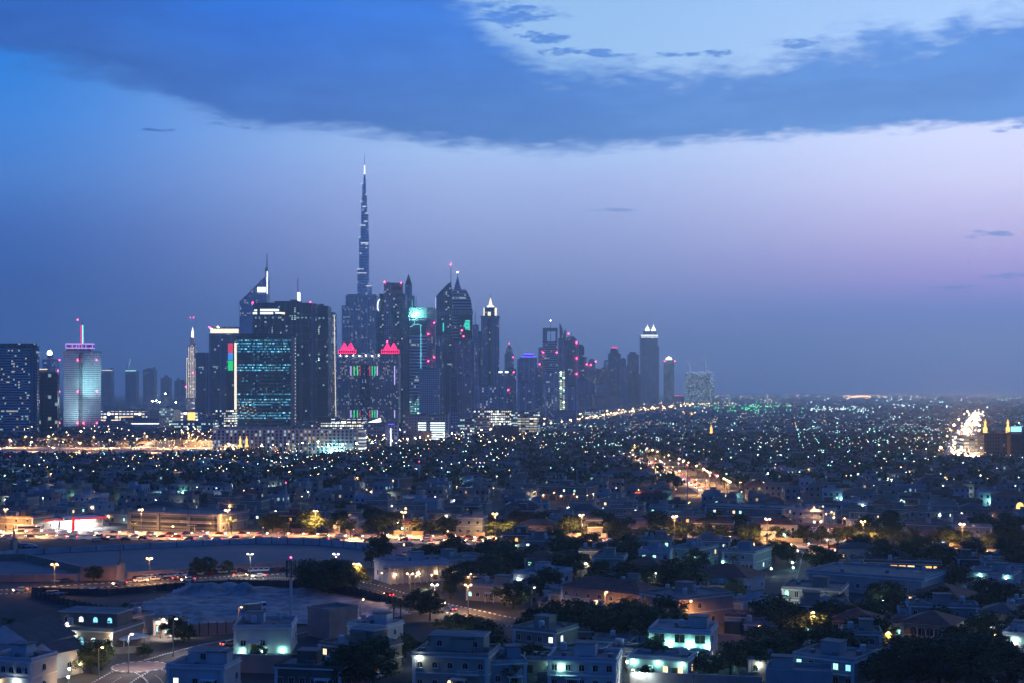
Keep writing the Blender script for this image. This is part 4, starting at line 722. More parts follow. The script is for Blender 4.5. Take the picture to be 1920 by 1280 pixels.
def house(x, y, rot, w, d, h, wall='white', label=None, look=None, roof='flat', roofm='roof_red', cols=None, arch=False, lit=(.12, ('lit_warm', 'lit_white', 'lit_teal')), lamps=(), stair=True, tank=True, colon=0, cat='house', name='villa', seed=0, lod=0, side=True, wmat=None, upper=None, awn=False, noblank=False, ww=1.1, wh=1.3, portal=0, rows=None):
    rr = random.Random(seed * 7919 + int(x * 13) + int(y * 7)); fl = rows or max(1, round(h / 3.8)); fh = h / fl
    root = thing(name, label, cat, (x, y, 0), rot) if label else auto(thing(name, None, cat, (x, y, 0), rot), look, cat, 'flat houses of the district' if roof == 'flat' else 'hip roofed houses of the district')
    wallm = wmat or 'wall_' + wall
    b = MB(); b.box(0, d / 2, 0, w, d, h, 0, 1)
    if lod < 2: b.box(0, d / 2, -.02, w + .25, d + .25, .6, 0)
    if fl > 1 and lod < 2: b.box(0, d / 2, fh - .12, w + .22, d + .22, .26, 2)
    b.obj('wall', [wallm, 'roof_grey', 'trim'], root)
    if roof == 'flat':
        p = MB(); T = .28; ph = .75 if lod < 2 else .9
        for (bx, by, bw, bd) in ((0, -.06 + T / 2, w + .24, T), (0, d + .06 - T / 2, w + .24, T), (-w / 2 - .06 + T / 2, d / 2, T, d - 2 * T + .1), (w / 2 + .06 - T / 2, d / 2, T, d - 2 * T + .1)): p.box(bx, by, h - .05, bw, bd, ph, 0, 0)
        if lod < 2:
            for s in (-1, 1): p.box(0, (d if s > 0 else 0) + s * .16, h - .35, w + .5, .3, .3, 1)
            for s in (-1, 1): p.box(s * (w / 2 + .15), d / 2, h - .35, .3, d, .3, 1)
        p.obj('parapet', [wallm if wmat is None else 'wall_' + wall, 'trim'], root)
        if stair and w > 6:
            sx = rr.uniform(-.3, .3) * w; q = MB(); q.box(sx, d * .62, h, min(4.5, w * .35), min(4, d * .35), 2.6, 0, 1); q.box(sx, d * .62, h + 2.6, min(4.5, w * .35) + .5, min(4, d * .35) + .5, .2, 1, 1); q.obj('stair_room', ['wall_' + wall, 'roof_grey'], root)
        if tank and lod < 2:
            for _ in range(rr.randint(1, 2)):
                q = MB(); tx, ty = rr.uniform(-.4, .4) * w, rr.uniform(.2, .9) * d
                q.cyl(tx, ty, h + .4, h + 1.9, .7, .7, 10); q.ball(tx, ty, h + 1.9, .7, 0, 10, 2, .35, True); q.obj('water_tank', 'tank', root)
            for _ in range(rr.randint(2, 5)):
                q = MB(); q.box(rr.uniform(-.42, .42) * w, rr.uniform(.15, .9) * d, h, 1.1, .7, .9, 0); q.obj('air_conditioner', 'metal', root)
            if rr.random() < .5:
                q = MB(); tx, ty = rr.uniform(-.4, .4) * w, rr.uniform(.2, .9) * d; q.bar((tx, ty, h), (tx, ty, h + 1.2), .06); q.cyl(tx, ty, h + 1.2, h + 1.5, .1, .6, 10); q.obj('dish_antenna', 'tank', root)
    else:
        q = MB(); q.box(0, d / 2, h - .02, w + .6, d + .6, .2, 1, 1)
        if roof == 'hip': q.hip(0, d / 2, h + .18, w, d, min(w, d) * .22, 0, .7)
        else:
            g = min(w, d) * .30; q.slab([(-w / 2 - .6, h + .18), (w / 2 + .6, h + .18), (0, h + g)], 0, 0, -.5, d + .5, 1, 0)
        q.obj('roof', [roofm, 'trim'], root)
    if rr.random() < .6 and label is None:           # lower side wing or front porch block
        q = MB(); ww_, wd, wh_ = rr.uniform(.3, .5) * w, rr.uniform(3, 6), rr.uniform(.5, .62) * h if h > 5.5 else h * .8; sx = rr.choice([-1, 1]) * (w - ww_) * .5
        q.box(sx, -wd / 2 + .05, 0, ww_, wd, wh_, 0, 1); q.box(sx, -wd / 2, wh_, ww_ + .3, wd + .3, .35, 2, 1); q.obj('front_wing', [wallm, 'roof_grey', 'trim' if lod < 2 else 'wall_' + wall], root)
    if label is None and lod < 2 and rr.random() < .75:   # garden wall with a gate gap
        q = MB(); fy = -rr.uniform(3.5, 6.5); gx = rr.uniform(-.3, .3) * w; hw = w / 2 + 2.2
        q.box((-hw + gx - 2) / 2, fy, 0, gx - 2 + hw, .25, 1.9, 0); q.box((hw + gx + 2) / 2, fy, 0, hw - gx - 2, .25, 1.9, 0)
        for s_ in (-1, 1): q.box(s_ * hw, (fy + d) / 2, 0, .25, d - fy - .3, 1.9, 0)
        q.obj('boundary_wall', 'wall_' + rr.choice(['white', 'beige', 'pink', 'tan']), root)
    if lod >= 2: return root
    p0, kinds = lit
    def pane(): return rr.choice(kinds) if rr.random() < p0 else 'pane'
    n = cols or max(2, int(w / 3.4))
    if portal:                                       # dark plates between piers, the shade of deep bays put into their colour
        for i in range(portal):
            q = MB(); cx = -w / 2 + w * (i + .5) / portal; q.box(cx, -.03, .8, w / portal - 1.6, .1, h - 2.2, 0, 0); q.obj('bay', 'roof_dark', root)
            for k in range(2):
                q = MB(); q.box(cx, -.2, 1.2 + k * (h - 2) / 2, w / portal - 1.7, .3, .9, 0, 0); q.obj('balcony', wallm, root)
        for i in range(portal + 1):
            q = MB(); q.box(-w / 2 + w * i / portal, -.5, 0, 1.3, 1.0, h + .1, 0); q.obj('pier', wallm, root)
    elif not colon or fl > 1:
        for r in range(fl):
            if colon and r == 0: continue
            for i in range(n):
                if rr.random() < .12 and not noblank: continue
                xx = -w / 2 + w * (i + .5) / n; zz = r * fh + fh * .3
                put_window(root, xx, 0, zz, 0, ww, min(wh, fh * .55), pane(), arch)
                if awn: q = MB(); q.slab([(xx - ww, zz + wh + .2), (xx + ww, zz + wh + .2), (xx + ww * .8, zz + wh + .75), (xx - ww * .8, zz + wh + .75)], 0, 0, -.8, 0); q.obj('awning', 'trim', root)
    if colon:
        q = MB(); cw = w / colon; dd = 2.2; ch = fh if fl > 1 else h - .6
        q.box(0, -dd / 2, ch - .35, w + .2, dd, .4, 0)
        q.obj('arcade_roof', [wallm], root)
        for i in range(colon + 1): q = MB(); q.cyl(-w / 2 + cw * i, -dd + .25, 0, ch - .35, .22, .2, 8); q.obj('column', 'trim', root)
        if arch:
            for i in range(colon):
                q = MB(); r0 = cw / 2 - .2; c0 = -w / 2 + cw * (i + .5); zt = ch - .4; zs = zt - r0 - .25
                A = [(c0 - cw / 2, zt), (c0 - cw / 2, zs)] + [(c0 - r0 * math.cos(a), zs + r0 * math.sin(a)) for a in [math.pi * j / 8 for j in range(9)]] + [(c0 + cw / 2, zs), (c0 + cw / 2, zt)]
                for j in range(1, len(A) - 2): 
                    a, c = A[j], A[j + 1]; q.face([(a[0], -dd + .1, a[1]), (c[0], -dd + .1, c[1]), (c[0], -dd + .1, zt), (a[0], -dd + .1, zt)], 0)
                q.obj('arch', 'trim', root)
    if side:
        for s in (-1, 1):
            m = max(1, int(d / 5))
            for r in range(fl):
                for i in range(m):
                    if rr.random() < .3: continue
                    put_window(root, s * w / 2, d * (i + .5) / m, r * fh + fh * .3, s * math.pi / 2, 1.1, min(1.4, fh * .5), pane(), arch)
    q = MB(); dx = rr.uniform(-.3, .3) * w; q.box(dx, -.06, 0, 1.3, .12, 2.3, 0); q.obj('door', 'door', root)
    if lod == 0:
        for s in (-1, 1): q = MB(); q.box(s * (w / 2 - .35), -.09, 0, .7, .18, h - .1, 0); q.obj('pilaster', 'trim', root)
        if fl > 1 and not colon and rr.random() < .55:
            bx = rr.choice([-1, 1]) * w * .25; bw = w * rr.uniform(.25, .42); q = MB(); q.box(bx, -.65, fh - .1, bw, 1.3, .16, 0)
            for i in range(int(bw / .45) + 1): q.box(bx - bw / 2 + .05 + i * .45, -1.25, fh + .06, .09, .09, .8, 0)
            q.box(bx, -1.25, fh + .86, bw, .16, .1, 0); q.obj('balcony', 'trim', root)
        if rr.random() < .6 and not colon:
            q = MB(); q.box(dx, -1.0, 2.7, 3.4, 2.0, .25, 0)
            for s in (-1, 1): q.cyl(dx + s * 1.4, -1.7, 0, 2.7, .16, .14, 8)
            q.obj('porch', 'trim', root)
    if upper:
        uw, ud, uh = upper; q = MB(); q.box(0, d - ud / 2 - .4, h, uw, ud, uh, 0, 1); q.box(0, d - ud / 2 - .4, h + uh, uw + .6, ud + .6, .3, 2, 1); q.obj('upper_floor', [wallm, 'roof_grey', 'trim'], root)
        for i in range(max(1, int(uw / 4))): put_window(root, -uw / 2 + uw * (i + .5) / max(1, int(uw / 4)), d - ud - .4, h + .9, 0, 1.2, 1.3, pane(), arch)
    for (lx, lz, m) in lamps:
        q = MB(); q.ball(lx * w, -.45, lz, .16, 0, 6, 4); l = q.obj('wall_lamp', m, root); q = MB(); q.bar((lx * w, 0, lz + .15), (lx * w, -.45, lz + .15), .04); q.obj('bracket', 'metal', l)
    return root
def HS(x0, y0, x1, y1, h, d, wall, label, cat='house', **kw):
    a, c = G(x0, y0), G(x1, y1); w = math.hypot(c[0] - a[0], c[1] - a[1]); rot = math.atan2(c[1] - a[1], c[0] - a[0]); m = ((a[0] + c[0]) / 2, (a[1] + c[1]) / 2)
    o = house(m[0], m[1], rot, w, d, h, wall, label, cat=cat, seed=len(HOUSES), **kw); HOUSES.append(o)
    dx, dy = -math.sin(rot), math.cos(rot)
    for i in range(max(1, int(w / d + .5)) if w > d else 1):
        nn = max(1, int(w / d + .5)); t = (i + .5) / nn - .5
        OCC.append(('disc', m[0] + dx * d / 2 + math.cos(rot) * w * t, m[1] + dy * d / 2 + math.sin(rot) * w * t, max(d, w / nn) * .62))
    return o
WL, TL, OL = 'wall_bulb_white', 'wall_bulb_teal', 'wall_bulb_warm'
# --- foreground
HS(1217, 1238, 1332, 1244, 7.4, 13, 'white', 'white two storey villa lit teal, with awning-topped bay windows, at bottom centre right', cols=3, rows=2, awn=True, ww=2.4, wh=1.9, noblank=True, lamps=((-.46, 4.3, 'flood_teal'), (-.16, 4.4, 'flood_teal'), (.17, 4.4, 'flood_teal'), (.47, 4.3, 'flood_teal')))
HS(1178, 1264, 1290, 1272, 4.0, 8, 'white', 'low white pavilion with lit porch in front of the teal-lit white villa', name='pavilion', cat='pavilion', cols=4, lit=(.5, ('lit_warm', 'lit_teal')), lamps=((-.4, 3.2, TL), (.0, 3.3, TL), (.4, 3.2, TL)), stair=False)
HS(1027, 1292, 1155, 1297, 6.6, 12, 'white', 'white flat-roofed villa with a row of shuttered windows at the bottom edge', cols=5, lamps=((-.3, 5, TL),), noblank=True, lit=(0, ('pane',)))
HS(915, 1292, 988, 1289, 5.6, 10, 'teal', 'small pale teal house at the bottom edge, left of the shuttered white villa')
HS(438, 1224, 546, 1223, 6.3, 14, 'white', 'white modern block washed by teal floodlight along its base', cols=3, rows=1, ww=1.2, lamps=((-.35, .5, TL), (0, .5, TL), (.35, .5, TL)), lit=(0, ('pane',)))
HS(577, 1191, 617, 1198, 7.0, 10, 'pink', 'blank windowless concrete block beside the sandy lot', name='block_house', lod=2, stair=False)  # pinkish lamplight on the concrete is put into the wall colour
HS(652, 1222, 724, 1228, 6.8, 9, 'white', 'white narrow house with brightly lit arched window corner', arch=True, cols=3, lamps=((.35, 3.0, WL), (.42, 6.0, WL)), lit=(.1, ('lit_white',)))
HS(598, 1258, 690, 1272, 6.4, 12, 'tan', 'tan stepped house with roof terrace behind the bottom-edge brown one', cols=4, upper=(7, 5, 3))
HS(515, 1292, 640, 1297, 5.0, 11, 'brown', 'low brown house with barred dark windows at the bottom edge', cols=6, noblank=True)
HS(773, 1292, 915, 1298, 7.6, 13, 'cream', 'cream villa with arch-topped roof parapets at the bottom edge', cols=5, arch=True, upper=(12, 6, 3.2), lamps=((-.4, 7.2, WL),))
HS(-40, 1262, 62, 1270, 7.2, 15, 'white', 'white house with steep dark gables at the bottom left corner', roof='gable', roofm='roof_dark', cols=4, lamps=((.3, 2.4, OL),))
HS(62, 1266, 104, 1272, 5.6, 8, 'white', 'white gabled wing joined beside the dark gabled house', roof='gable', roofm='roof_dark', cols=2, lamps=((.4, 2, OL),))
HS(-30, 1298, 58, 1305, 7.4, 9, 'white', 'white house front with row of arched canopies, cut by the bottom left corner', arch=True, cols=6, noblank=True, lamps=((.2, 3, WL), (-.2, 3, OL)))
HS(68, 1217, 212, 1224, 5.4, 15, 'tan', 'tan mansion with arched cyan lit windows and lit entrance', arch=True, cols=6, noblank=True, lit=(.75, ('lit_cyan', 'lit_white')), lamps=((-.42, 4.5, OL), (.48, 4.4, OL), (.0, 4.3, WL)), upper=(16, 8, 3.2), ww=1.5, wh=2.0)
HS(213, 1188, 245, 1192, 5.0, 8, 'pink', 'small pinkish annex right of the tan mansion', lamps=((-.3, 4, OL), (.3, 3, WL)))
HS(288, 1190, 322, 1194, 4.0, 6, 'beige', 'small gatehouse with lamp and lit window by the lower road', lit=(.7, ('lit_cyan',)), cols=2, lamps=((-.2, 3.5, OL),), stair=False)
HS(312, 1294, 420, 1298, 5.2, 10, 'white', 'bluish white stepped house at the bottom edge below the long garden wall', upper=(7, 5, 2.6))
HS(729, 1094, 840, 1087, 6.6, 14, 'white', 'white hall with tall colonnade windows behind the road curve', name='hall', cat='hall', colon=10, rows=1, lamps=((-.4, 3, OL), (0, 3, OL), (.3, 3, OL)))
HS(838, 1079, 918, 1072, 5.6, 12, 'cream', 'ornate building with white outlined arcade lit from below', name='arcade_house', colon=9, arch=True, rows=1, lamps=((-.4, 1, OL), (-.2, 1, OL), (0, 1, OL), (.2, 1, OL), (.4, 1, OL)))
HS(874, 1124, 962, 1130, 4.6, 12, 'cream', 'low house with white arched windows beside the dark road bend', arch=True, cols=6, noblank=True, lamps=((.3, 3, OL),))
HS(1052, 1142, 1200, 1162, 7.0, 13, 'pink', 'long pink villa with red hipped roof, left part of the pink pair', roof='hip', cols=7, arch=True, ww=1.1, lamps=((-.45, 1, OL),), lit=(.06, ('lit_warm',)))
HS(1201, 1164, 1273, 1179, 8.0, 20, 'pink', 'pink flat-roofed villa with tall arched lit windows above the tree clump', cols=4, arch=True, ww=1.5, wh=2.6, lit=(.45, ('lit_white', 'lit_warm')), lamps=((-.2, 2.4, OL), (.2, 2.4, OL)), noblank=True)
HS(1352, 1162, 1394, 1169, 5.6, 15, 'white', 'plain white block right of the pink flat-roofed villa', cols=2)
HS(963, 1099, 1012, 1104, 4.6, 19, 'white', 'low white bungalow with grey metal roof, left of the dark garden trees', lamps=((-.3, 2.4, WL),))
HS(962, 1233, 1043, 1242, 7.2, 11, 'beige', 'beige two storey villa with two small bright windows left of the white pavilion', cols=4, lit=(.3, ('lit_white',)))
HS(1259, 1065, 1312, 1069, 7.6, 16, 'teal', 'teal-lit white villa just below the boulevard', cols=3, lamps=((.48, 2.6, TL), (.3, 5.5, TL)))  # teal lamplight is also put into the white wall's colour
HS(1354, 1067, 1416, 1071, 6.6, 18, 'teal', 'dim bluish villa right of the teal-lit one', cols=4, lamps=((-.48, 2.6, TL),))
HS(1292, 1108, 1400, 1117, 5.6, 15, 'white', 'white villa with red pyramid roof belvedere', roof='hip', cols=6, upper=None)
HS(1160, 1094, 1240, 1100, 6.0, 13, 'cream', 'cream villa with broad red roof in front of the tall dark tree', roof='hip', cols=4, lamps=((.2, 2.6, WL),))
HS(1512, 1103, 1732, 1121, 5.6, 26, 'teal', 'very long blue-grey hall with warm lit clerestory', name='hall', cat='hall', cols=10, lit=(.0, ('pane',)), stair=False)
HS(1620, 1085, 1765, 1090, 6.0, 10, 'brown', 'lit pavilion with orange and yellow glowing windows behind the long blue-grey hall', name='pavilion', cat='pavilion', cols=9, rows=2, lit=(.75, ('lit_orange', 'lit_warm')), ww=2.2, stair=False)
HS(1466, 1143, 1577, 1149, 6.4, 17, 'beige', 'beige villa with curved cornice and tall arched windows', cols=6, arch=True, wh=2.4, noblank=True)
HS(1700, 1154, 1797, 1164, 6.2, 15, 'beige', 'beige villa with dark red roof and round-arched loggia', roof='hip', cols=7, arch=True, ww=1.7, wh=2.0, noblank=True, lamps=((.48, 2, WL),))
HS(1690, 1224, 1782, 1233, 7.6, 13, 'cream', 'cream villa with red roof and two rows of arches, one lit orange', roof='hip', cols=6, arch=True, ww=1.7, wh=2.0, noblank=True, lit=(.12, ('lit_orange',)), lamps=((-.47, 1.8, TL),))
HS(1556, 1206, 1648, 1211, 5.8, 12, 'pink', 'pinkish villa with red roof behind the orange-lit garden wall', roof='hip', cols=4)
HS(1487, 1277, 1602, 1292, 6.0, 13, 'teal', 'blue flat-roofed house with three teal lit windows at bottom right', cols=5, lit=(.5, ('lit_teal', 'lit_cyan')), noblank=True)
HS(1436, 1300, 1560, 1306, 4.6, 9, 'teal', 'low bluish roof at the bottom edge before the blue flat-roofed house', lod=2)
HS(1880, 1224, 1938, 1229, 4.8, 9, 'white', 'small white house with blazing teal wall lamp at the right edge', lamps=((-.1, 3.6, TL),))
HS(1812, 1094, 1900, 1100, 4.2, 12, 'teal', 'low pale house flooded teal beside the right edge', lamps=((-.2, 3.5, TL), (.35, 3, TL)))  # wall colour itself carries some of the teal lamplight
HS(1820, 1128, 1866, 1133, 5.6, 13, 'white', 'white house with bright bluish entrance behind garden trees', lamps=((-.4, 2, TL), (.3, 3, WL)))
HS(1834, 1186, 1908, 1192, 5.4, 13, 'beige', 'beige villa with dark roof and bright window near the right edge', roof='hip', roofm='roof_dark', cols=4, lit=(.3, ('lit_white',)), lamps=((-.2, 3, WL),))
# --- across the boulevard
HS(243, 990, 412, 997, 7.6, 24, 'grey', 'long pale school with deep bays between piers', name='school', cat='school', portal=3, stair=False)
HS(-40, 991, 62, 995, 6.0, 15, 'tan', 'tan house at the left edge beside the white bus', cols=5)
HS(70, 975, 128, 978, 6.6, 14, 'cream', 'cream house with pillars behind the red shop', cols=4)
HS(132, 966, 178, 969, 6.4, 13, 'white', 'white house directly behind the petrol station', cols=4, lamps=((.4, 5, OL),))
HS(195, 978, 240, 981, 4.2, 12, 'cream', 'low annex right of the petrol station', cols=3, lamps=((-.3, 3, OL),))
HS(565, 978, 612, 981, 6.0, 14, 'beige', 'beige house under the boulevard lamp, left of dark round trees', cols=3)
HS(800, 985, 862, 988, 6.4, 15, 'tan', 'tan villa with bright trimmed entrance across the boulevard', cols=4, lamps=((-.1, 3, OL), (.1, 5, WL)), lit=(.3, ('lit_warm',)))
HS(1204, 987, 1340, 993, 3.8, 8, 'cream', 'long low arcade before the grey school hall', name='arcade_house', cat='arcade', arch=True, cols=14, noblank=True, ww=1.6, wh=1.8, stair=False, lamps=((.3, .8, WL), (-.1, .8, WL)))
HS(1322, 980, 1468, 986, 8.2, 22, 'grey', 'grey school hall with broad roof behind the low arcade', name='school', cat='school', cols=12, rows=2, stair=False)
HS(684, 922, 748, 926, 10, 12, 'tan', 'tan three storey school with rows of dark windows', name='school', cat='school', cols=9, rows=3, noblank=True, lamps=((-.3, .6, OL), (.1, .6, OL), (.3, .6, OL)))
HS(832, 885, 968, 887, 8.5, 14, 'grey', 'long flat building with a lit colonnade of warm lamps', name='hall', cat='hall', rows=2, colon=16, lamps=tuple((-.45 + i * .075, 3.0, OL) for i in range(13)))
HS(840, 893, 945, 895, 6, 8, 'cream', 'pale row house in front of the lit colonnade', cols=14, lamps=((-.2, 3, OL), (.2, 3, OL)))
HS(1004, 936, 1102, 940, 8.4, 14, 'tan', 'tan arcaded mosque building beside a slender minaret', name='mosque', cat='mosque', colon=7, rows=2, arch=True, lamps=((-.35, 3, OL), (0, 3, OL), (.3, 3, OL)))
HS(1122, 905, 1226, 907, 5.5, 14, 'teal', 'long shed with a blue roof left of the avenue', name='shed', cat='shed', roof='hip', roofm='roof_blue', lod=2)
HS(1432, 899, 1474, 901, 8.0, 12, 'white', 'dazzling white-lit building in the middle right district', cols=6, noblank=True, lamps=((-.4, 2, WL), (-.2, 2, WL), (0, 2, WL), (.2, 2, WL), (.4, 2, WL), (-.3, 5, WL)))
HS(1483, 982, 1546, 986, 7.2, 14, 'white', 'white two storey villa behind the orange lit side road', cols=5, lamps=((.4, 2, OL),))
HS(1592, 984, 1684, 989, 6.6, 14, 'tan', 'wide tan villa right of the orange lit side road', cols=6, arch=True, lamps=((-.3, 3, TL),))
HS(1704, 985, 1764, 989, 7.2, 14, 'cream', 'cream villa with tall arched doorway in the right district', cols=4, arch=True, wh=2.2, lamps=((.48, 6, WL),))
HS(1680, 1006, 1776, 1011, 6.0, 12, 'beige', 'beige villa with greenish wall lamp beside the boulevard', cols=6, arch=True, lamps=((-.48, 4, TL),))
HS(1832, 938, 1880, 941, 6.6, 12, 'pink', 'pinkish lit house with four arched windows in the right district', cols=4, arch=True, noblank=True, lamps=((0, 2, OL),))
HS(348, 880, 432, 883, 7.5, 13, 'white', 'white long building glowing with teal-white lamps on the left', cols=9, lamps=((-.4, 3, WL), (-.1, 3, TL), (.2, 3, WL), (.42, 3, TL)))
HS(178, 905, 216, 908, 7.5, 12, 'cream', 'cream house with columns left of the greenish lit wall', cols=4, lamps=((.3, 2.5, WL),))
HS(225, 906, 262, 909, 8.0, 12, 'cream', 'house with greenish-yellow floodlit wall', cols=3, lamps=((-.3, 6, WL), (.3, 2, WL)))
HS(20, 876, 96, 878, 6.0, 16, 'teal', 'low workshop flooded with bright teal light at far left', name='workshop', cat='workshop', cols=6, lamps=((-.4, 3, 'flood_teal'), (0, 3, 'flood_teal'), (.4, 3, 'flood_teal')))
minaret(1083, 883, 917, 930, 'slender pale minaret behind the tan arcaded mosque', 'minarets', 'wall_cream'); minaret(22, 984, 1034, 575, 'thick short minaret at the left edge of the paved yard', 'minarets', 'wall_cream'); minaret(222, 1012, 1086, 492, 'slim minaret rising from the walled yard corner', 'minarets', 'wall_cream')
# small golden-lit dome at the right edge
o = thing('mosque', 'small golden lit domed shrine at the right edge', 'mosque', (*G(1919, 965), 0)); b = MB(); b.box(0, 5, 0, 6, 6, 3.0, 0, 1); b.obj('prayer_hall', ['wall_cream', 'roof_grey'], o); b = MB(); b.cyl(0, 5, 3.0, 4, 1.9, 1.9, 16); b.ball(0, 5, 4, 1.9, 0, 16, 6, 1.2, True); b.obj('dome', 'golden_light', o); b = MB(); b.cyl(0, 5, 6.2, 7.5, .12, .05, 6); b.obj('finial', 'metal', o)
# --- garden and yard walls (each run is a thing)
def wallrun(name, label, px, h, mat, piers=0, cat='wall', thick=.3, slats=False):
    P = [G(*p) for p in px]; root = thing(name, label, cat, (*P[0], 0)); ox, oy = P[0]; b = MB(); pb = []
    for i in range(len(P) - 1):
        (ax, ay), (bx, by) = P[i], P[i + 1]; L = math.hypot(bx - ax, by - ay); rot = math.atan2(by - ay, bx - ax)
        b.box((ax + bx) / 2 - ox, (ay + by) / 2 - oy, 0, L - thick, thick, h, 0, 1, rot)
        if piers:
            n = int(L / piers)
            for j in range(n + 1): pb.append((ax + (bx - ax) * j / max(1, n) - ox, ay + (by - ay) * j / max(1, n) - oy, rot))
    b.obj('panel' if slats else 'wall_panel', [mat, 'trim' if not slats else mat], root)
    for x, y, r in pb[:100]: q = MB(); q.box(x, y, 0, .55 if not slats else .2, .55 if not slats else .5, h + .35, 0, 0, r); q.obj('post' if slats else 'pier', 'wall_beige' if not slats else 'bark', root)
    return root
wallrun('yard_wall', 'long far wall of the paved yard with small dark gateways', [(-40, 1048), (32, 1040), (180, 1032), (380, 1022), (480, 1018)], 2.2, 'wall_white', 9)
wallrun('yard_wall', 'stepped pale wall closing the right end of the paved yard', [(480, 1018), (600, 1021), (690, 1030), (800, 1047)], 2.8, 'wall_white', 6)
wallrun('yard_wall', 'near wall of the paved yard along the second road', [(-60, 1090), (145, 1089)], 2.4, 'wall_pink', 7)
wallrun('yard_wall', 'pale wall panels behind the parked cars along the paved yard', [(240, 1084), (330, 1078), (430, 1068), (560, 1064)], 2.2, 'wall_pink', 8)
wallrun('yard_wall', 'low dividing wall slanting across the paved yard', [(-20, 1051), (50, 1050), (150, 1074)], 2.6, 'wall_tan')
wallrun('yard_building_wall', 'blocky white yard building front beside the slim minaret', [(150, 1088), (217, 1087), (235, 1082)], 5.0, 'wall_pink')
wallrun('hoarding_fence', 'dark slatted hoarding fence along the top of the sandy lot', [(60, 1112), (200, 1116), (330, 1104), (430, 1097), (560, 1099), (660, 1112), (770, 1140)], 2.1, 'roof_dark', 3.0, 'fence', .12, True)
wallrun('hoarding_fence', 'dark slatted hoarding fence on the left side of the sandy lot', [(60, 1118), (110, 1132), (200, 1150)], 2.1, 'roof_dark', 3.0, 'fence', .12, True)
wallrun('panel_fence', 'pale panelled fence lit beside the lower road', [(357, 1192), (440, 1187)], 3.2, 'wall_pink', 2.2, 'fence', .12, True)
wallrun('garden_wall', 'long pinkish garden wall right of the roundabout', [(378, 1258), (540, 1262)], 4.2, 'wall_pink')
wallrun('garden_wall', 'orange lit garden wall at the lower right', [(1530, 1222), (1640, 1227)], 3.2, 'wall_tan', 6)
wallrun('garden_wall', 'pinkish garden wall before the cream arched villa', [(1660, 1234), (1820, 1242)], 2.6, 'wall_pink', 7)
wallrun('garden_wall', 'long grey wall at the bottom edge right of the white pavilion', [(1180, 1284), (1300, 1288), (1430, 1294)], 3.0, 'wall_grey')
wallrun('garden_wall', 'low pink wall behind the pinkish lane with red lit edge', [(1345, 1205), (1480, 1212)], 2.4, 'wall_pink')
wallrun('garden_wall', 'low pale wall along the mansion forecourt', [(100, 1232), (270, 1222)], 1.6, 'wall_beige')
wallrun('guard_rail_wall', 'pale low wall along the orange lit side road', [(1445, 983), (1590, 990)], 1.8, 'wall_pink')
# carport, station, masts
def canopy(name, label, x0, y0, x1, y1, h, d, mat, cat, edge=None):
    a, c = G(x0, y0), G(x1, y1); w = math.hypot(c[0] - a[0], c[1] - a[1]); r = thing(name, label, cat, ((a[0] + c[0]) / 2, (a[1] + c[1]) / 2, 0), math.atan2(c[1] - a[1], c[0] - a[0]))
    b = MB(); b.slab([(-w / 2, h), (w / 2, h), (w / 2, h + .5), (-w / 2, h + .5)], 0, 0, 0, d); b.obj('roof', mat, r)
    for s in (-.42, .42):
        for q in (.8, d - .8): b = MB(); b.cyl(s * w, q, 0, h, .18, .18, 8); b.obj('post', 'tank', r)
    if edge:
        b = MB(); b.box(0, -.06, h - .15, w + .1, .1, .8, 0); b.obj('fascia', edge, r)
    return r, w
canopy('carport', 'white sloping carport roof in front of the tan mansion', 232, 1222, 280, 1214, 2.8, 9, 'trim', 'carport')
r, w = canopy('petrol_station', 'brightly lit petrol station canopy with red edge', 134, 994, 198, 990, 5.0, 14, 'trim', 'petrol station', 'sign_red')
for i in range(4):
    b = MB(); b.box(-w * .36 + i * w * .24, 6, 4.9, 2.4, 6, .08, 0, 0, bottom=True); b.obj('canopy_light', 'canopy_bulb', r)
for i in range(3): b = MB(); b.box(-w * .25 + i * w * .25, 7, 0, .9, 1.6, 1.7, 0); b.obj('fuel_pump', 'tank', r)
b = MB(); b.box(-w / 2 + .3, -1.5, 0, 1.2, .5, 6.4, 0); b.obj('sign_totem', 'sign_red', r); b = MB(); b.box(0, 16, 0, w * .8, 6, 3.6, 0, 1); b.obj('shop', ['wall_white', 'roof_grey'], r)
r, w = canopy('shop', 'red and white lit shop canopy left of the petrol station', 80, 992, 118, 990, 3.8, 10, 'trim', 'shop', 'sign_red'); b = MB(); b.box(0, 8, 0, w * .9, 4, 3.5, 0, 1); b.obj('shop_front', ['wall_white', 'roof_grey'], r); b = MB(); b.box(0, 4, 3.7, w * .7, 3, .08, 0, 0, bottom=True); b.obj('canopy_light', 'canopy_bulb', r)
def mast(px, base, top, label, r0=.45, rack=True, red=True, cat='mast'):
    x, y = G(px, base); k = Yb(base) / F; h = (base - top) * k; t = thing('telecom_mast', label, cat, (x, y, 0)); OCC.append(('disc', x, y, 3)); b = MB(); b.cyl(0, 0, 0, h, r0, r0 * .75, 12); b.obj('pole', 'tank', t)
    if rack:
        b = MB()
        for a in range(6): b.bar((1.3 * math.cos(a), 1.3 * math.sin(a), h - 5.2), (1.3 * math.cos(a), 1.3 * math.sin(a), h - .4), .22)
        for z in (h - 5, h - 2.8, h - .6): b.cyl(0, 0, z, z + .15, 1.4, 1.4, 12)
        b.obj('antenna_rack', 'dark_metal', t)
    if red: b = MB(); b.ball(0, 0, h + .3, .25, 0, 6, 4); b.obj('beacon', 'beacon_red', t)
mast(545.5, 1163, 1046, 'tall pale telecom mast with a dark antenna rack in the sandy lot', .46)
mast(536, 980, 905, 'thin telecom mast with red tip in the left district', .45, False); mast(786, 912, 865, 'thin red-tipped mast before the lit colonnade', .4, False); mast(1289, 940, 872, 'thin dark mast beside the busy avenue', .4, False); mast(1082, 925, 880, 'short lattice mast near the tan mosque', .5, True, False)
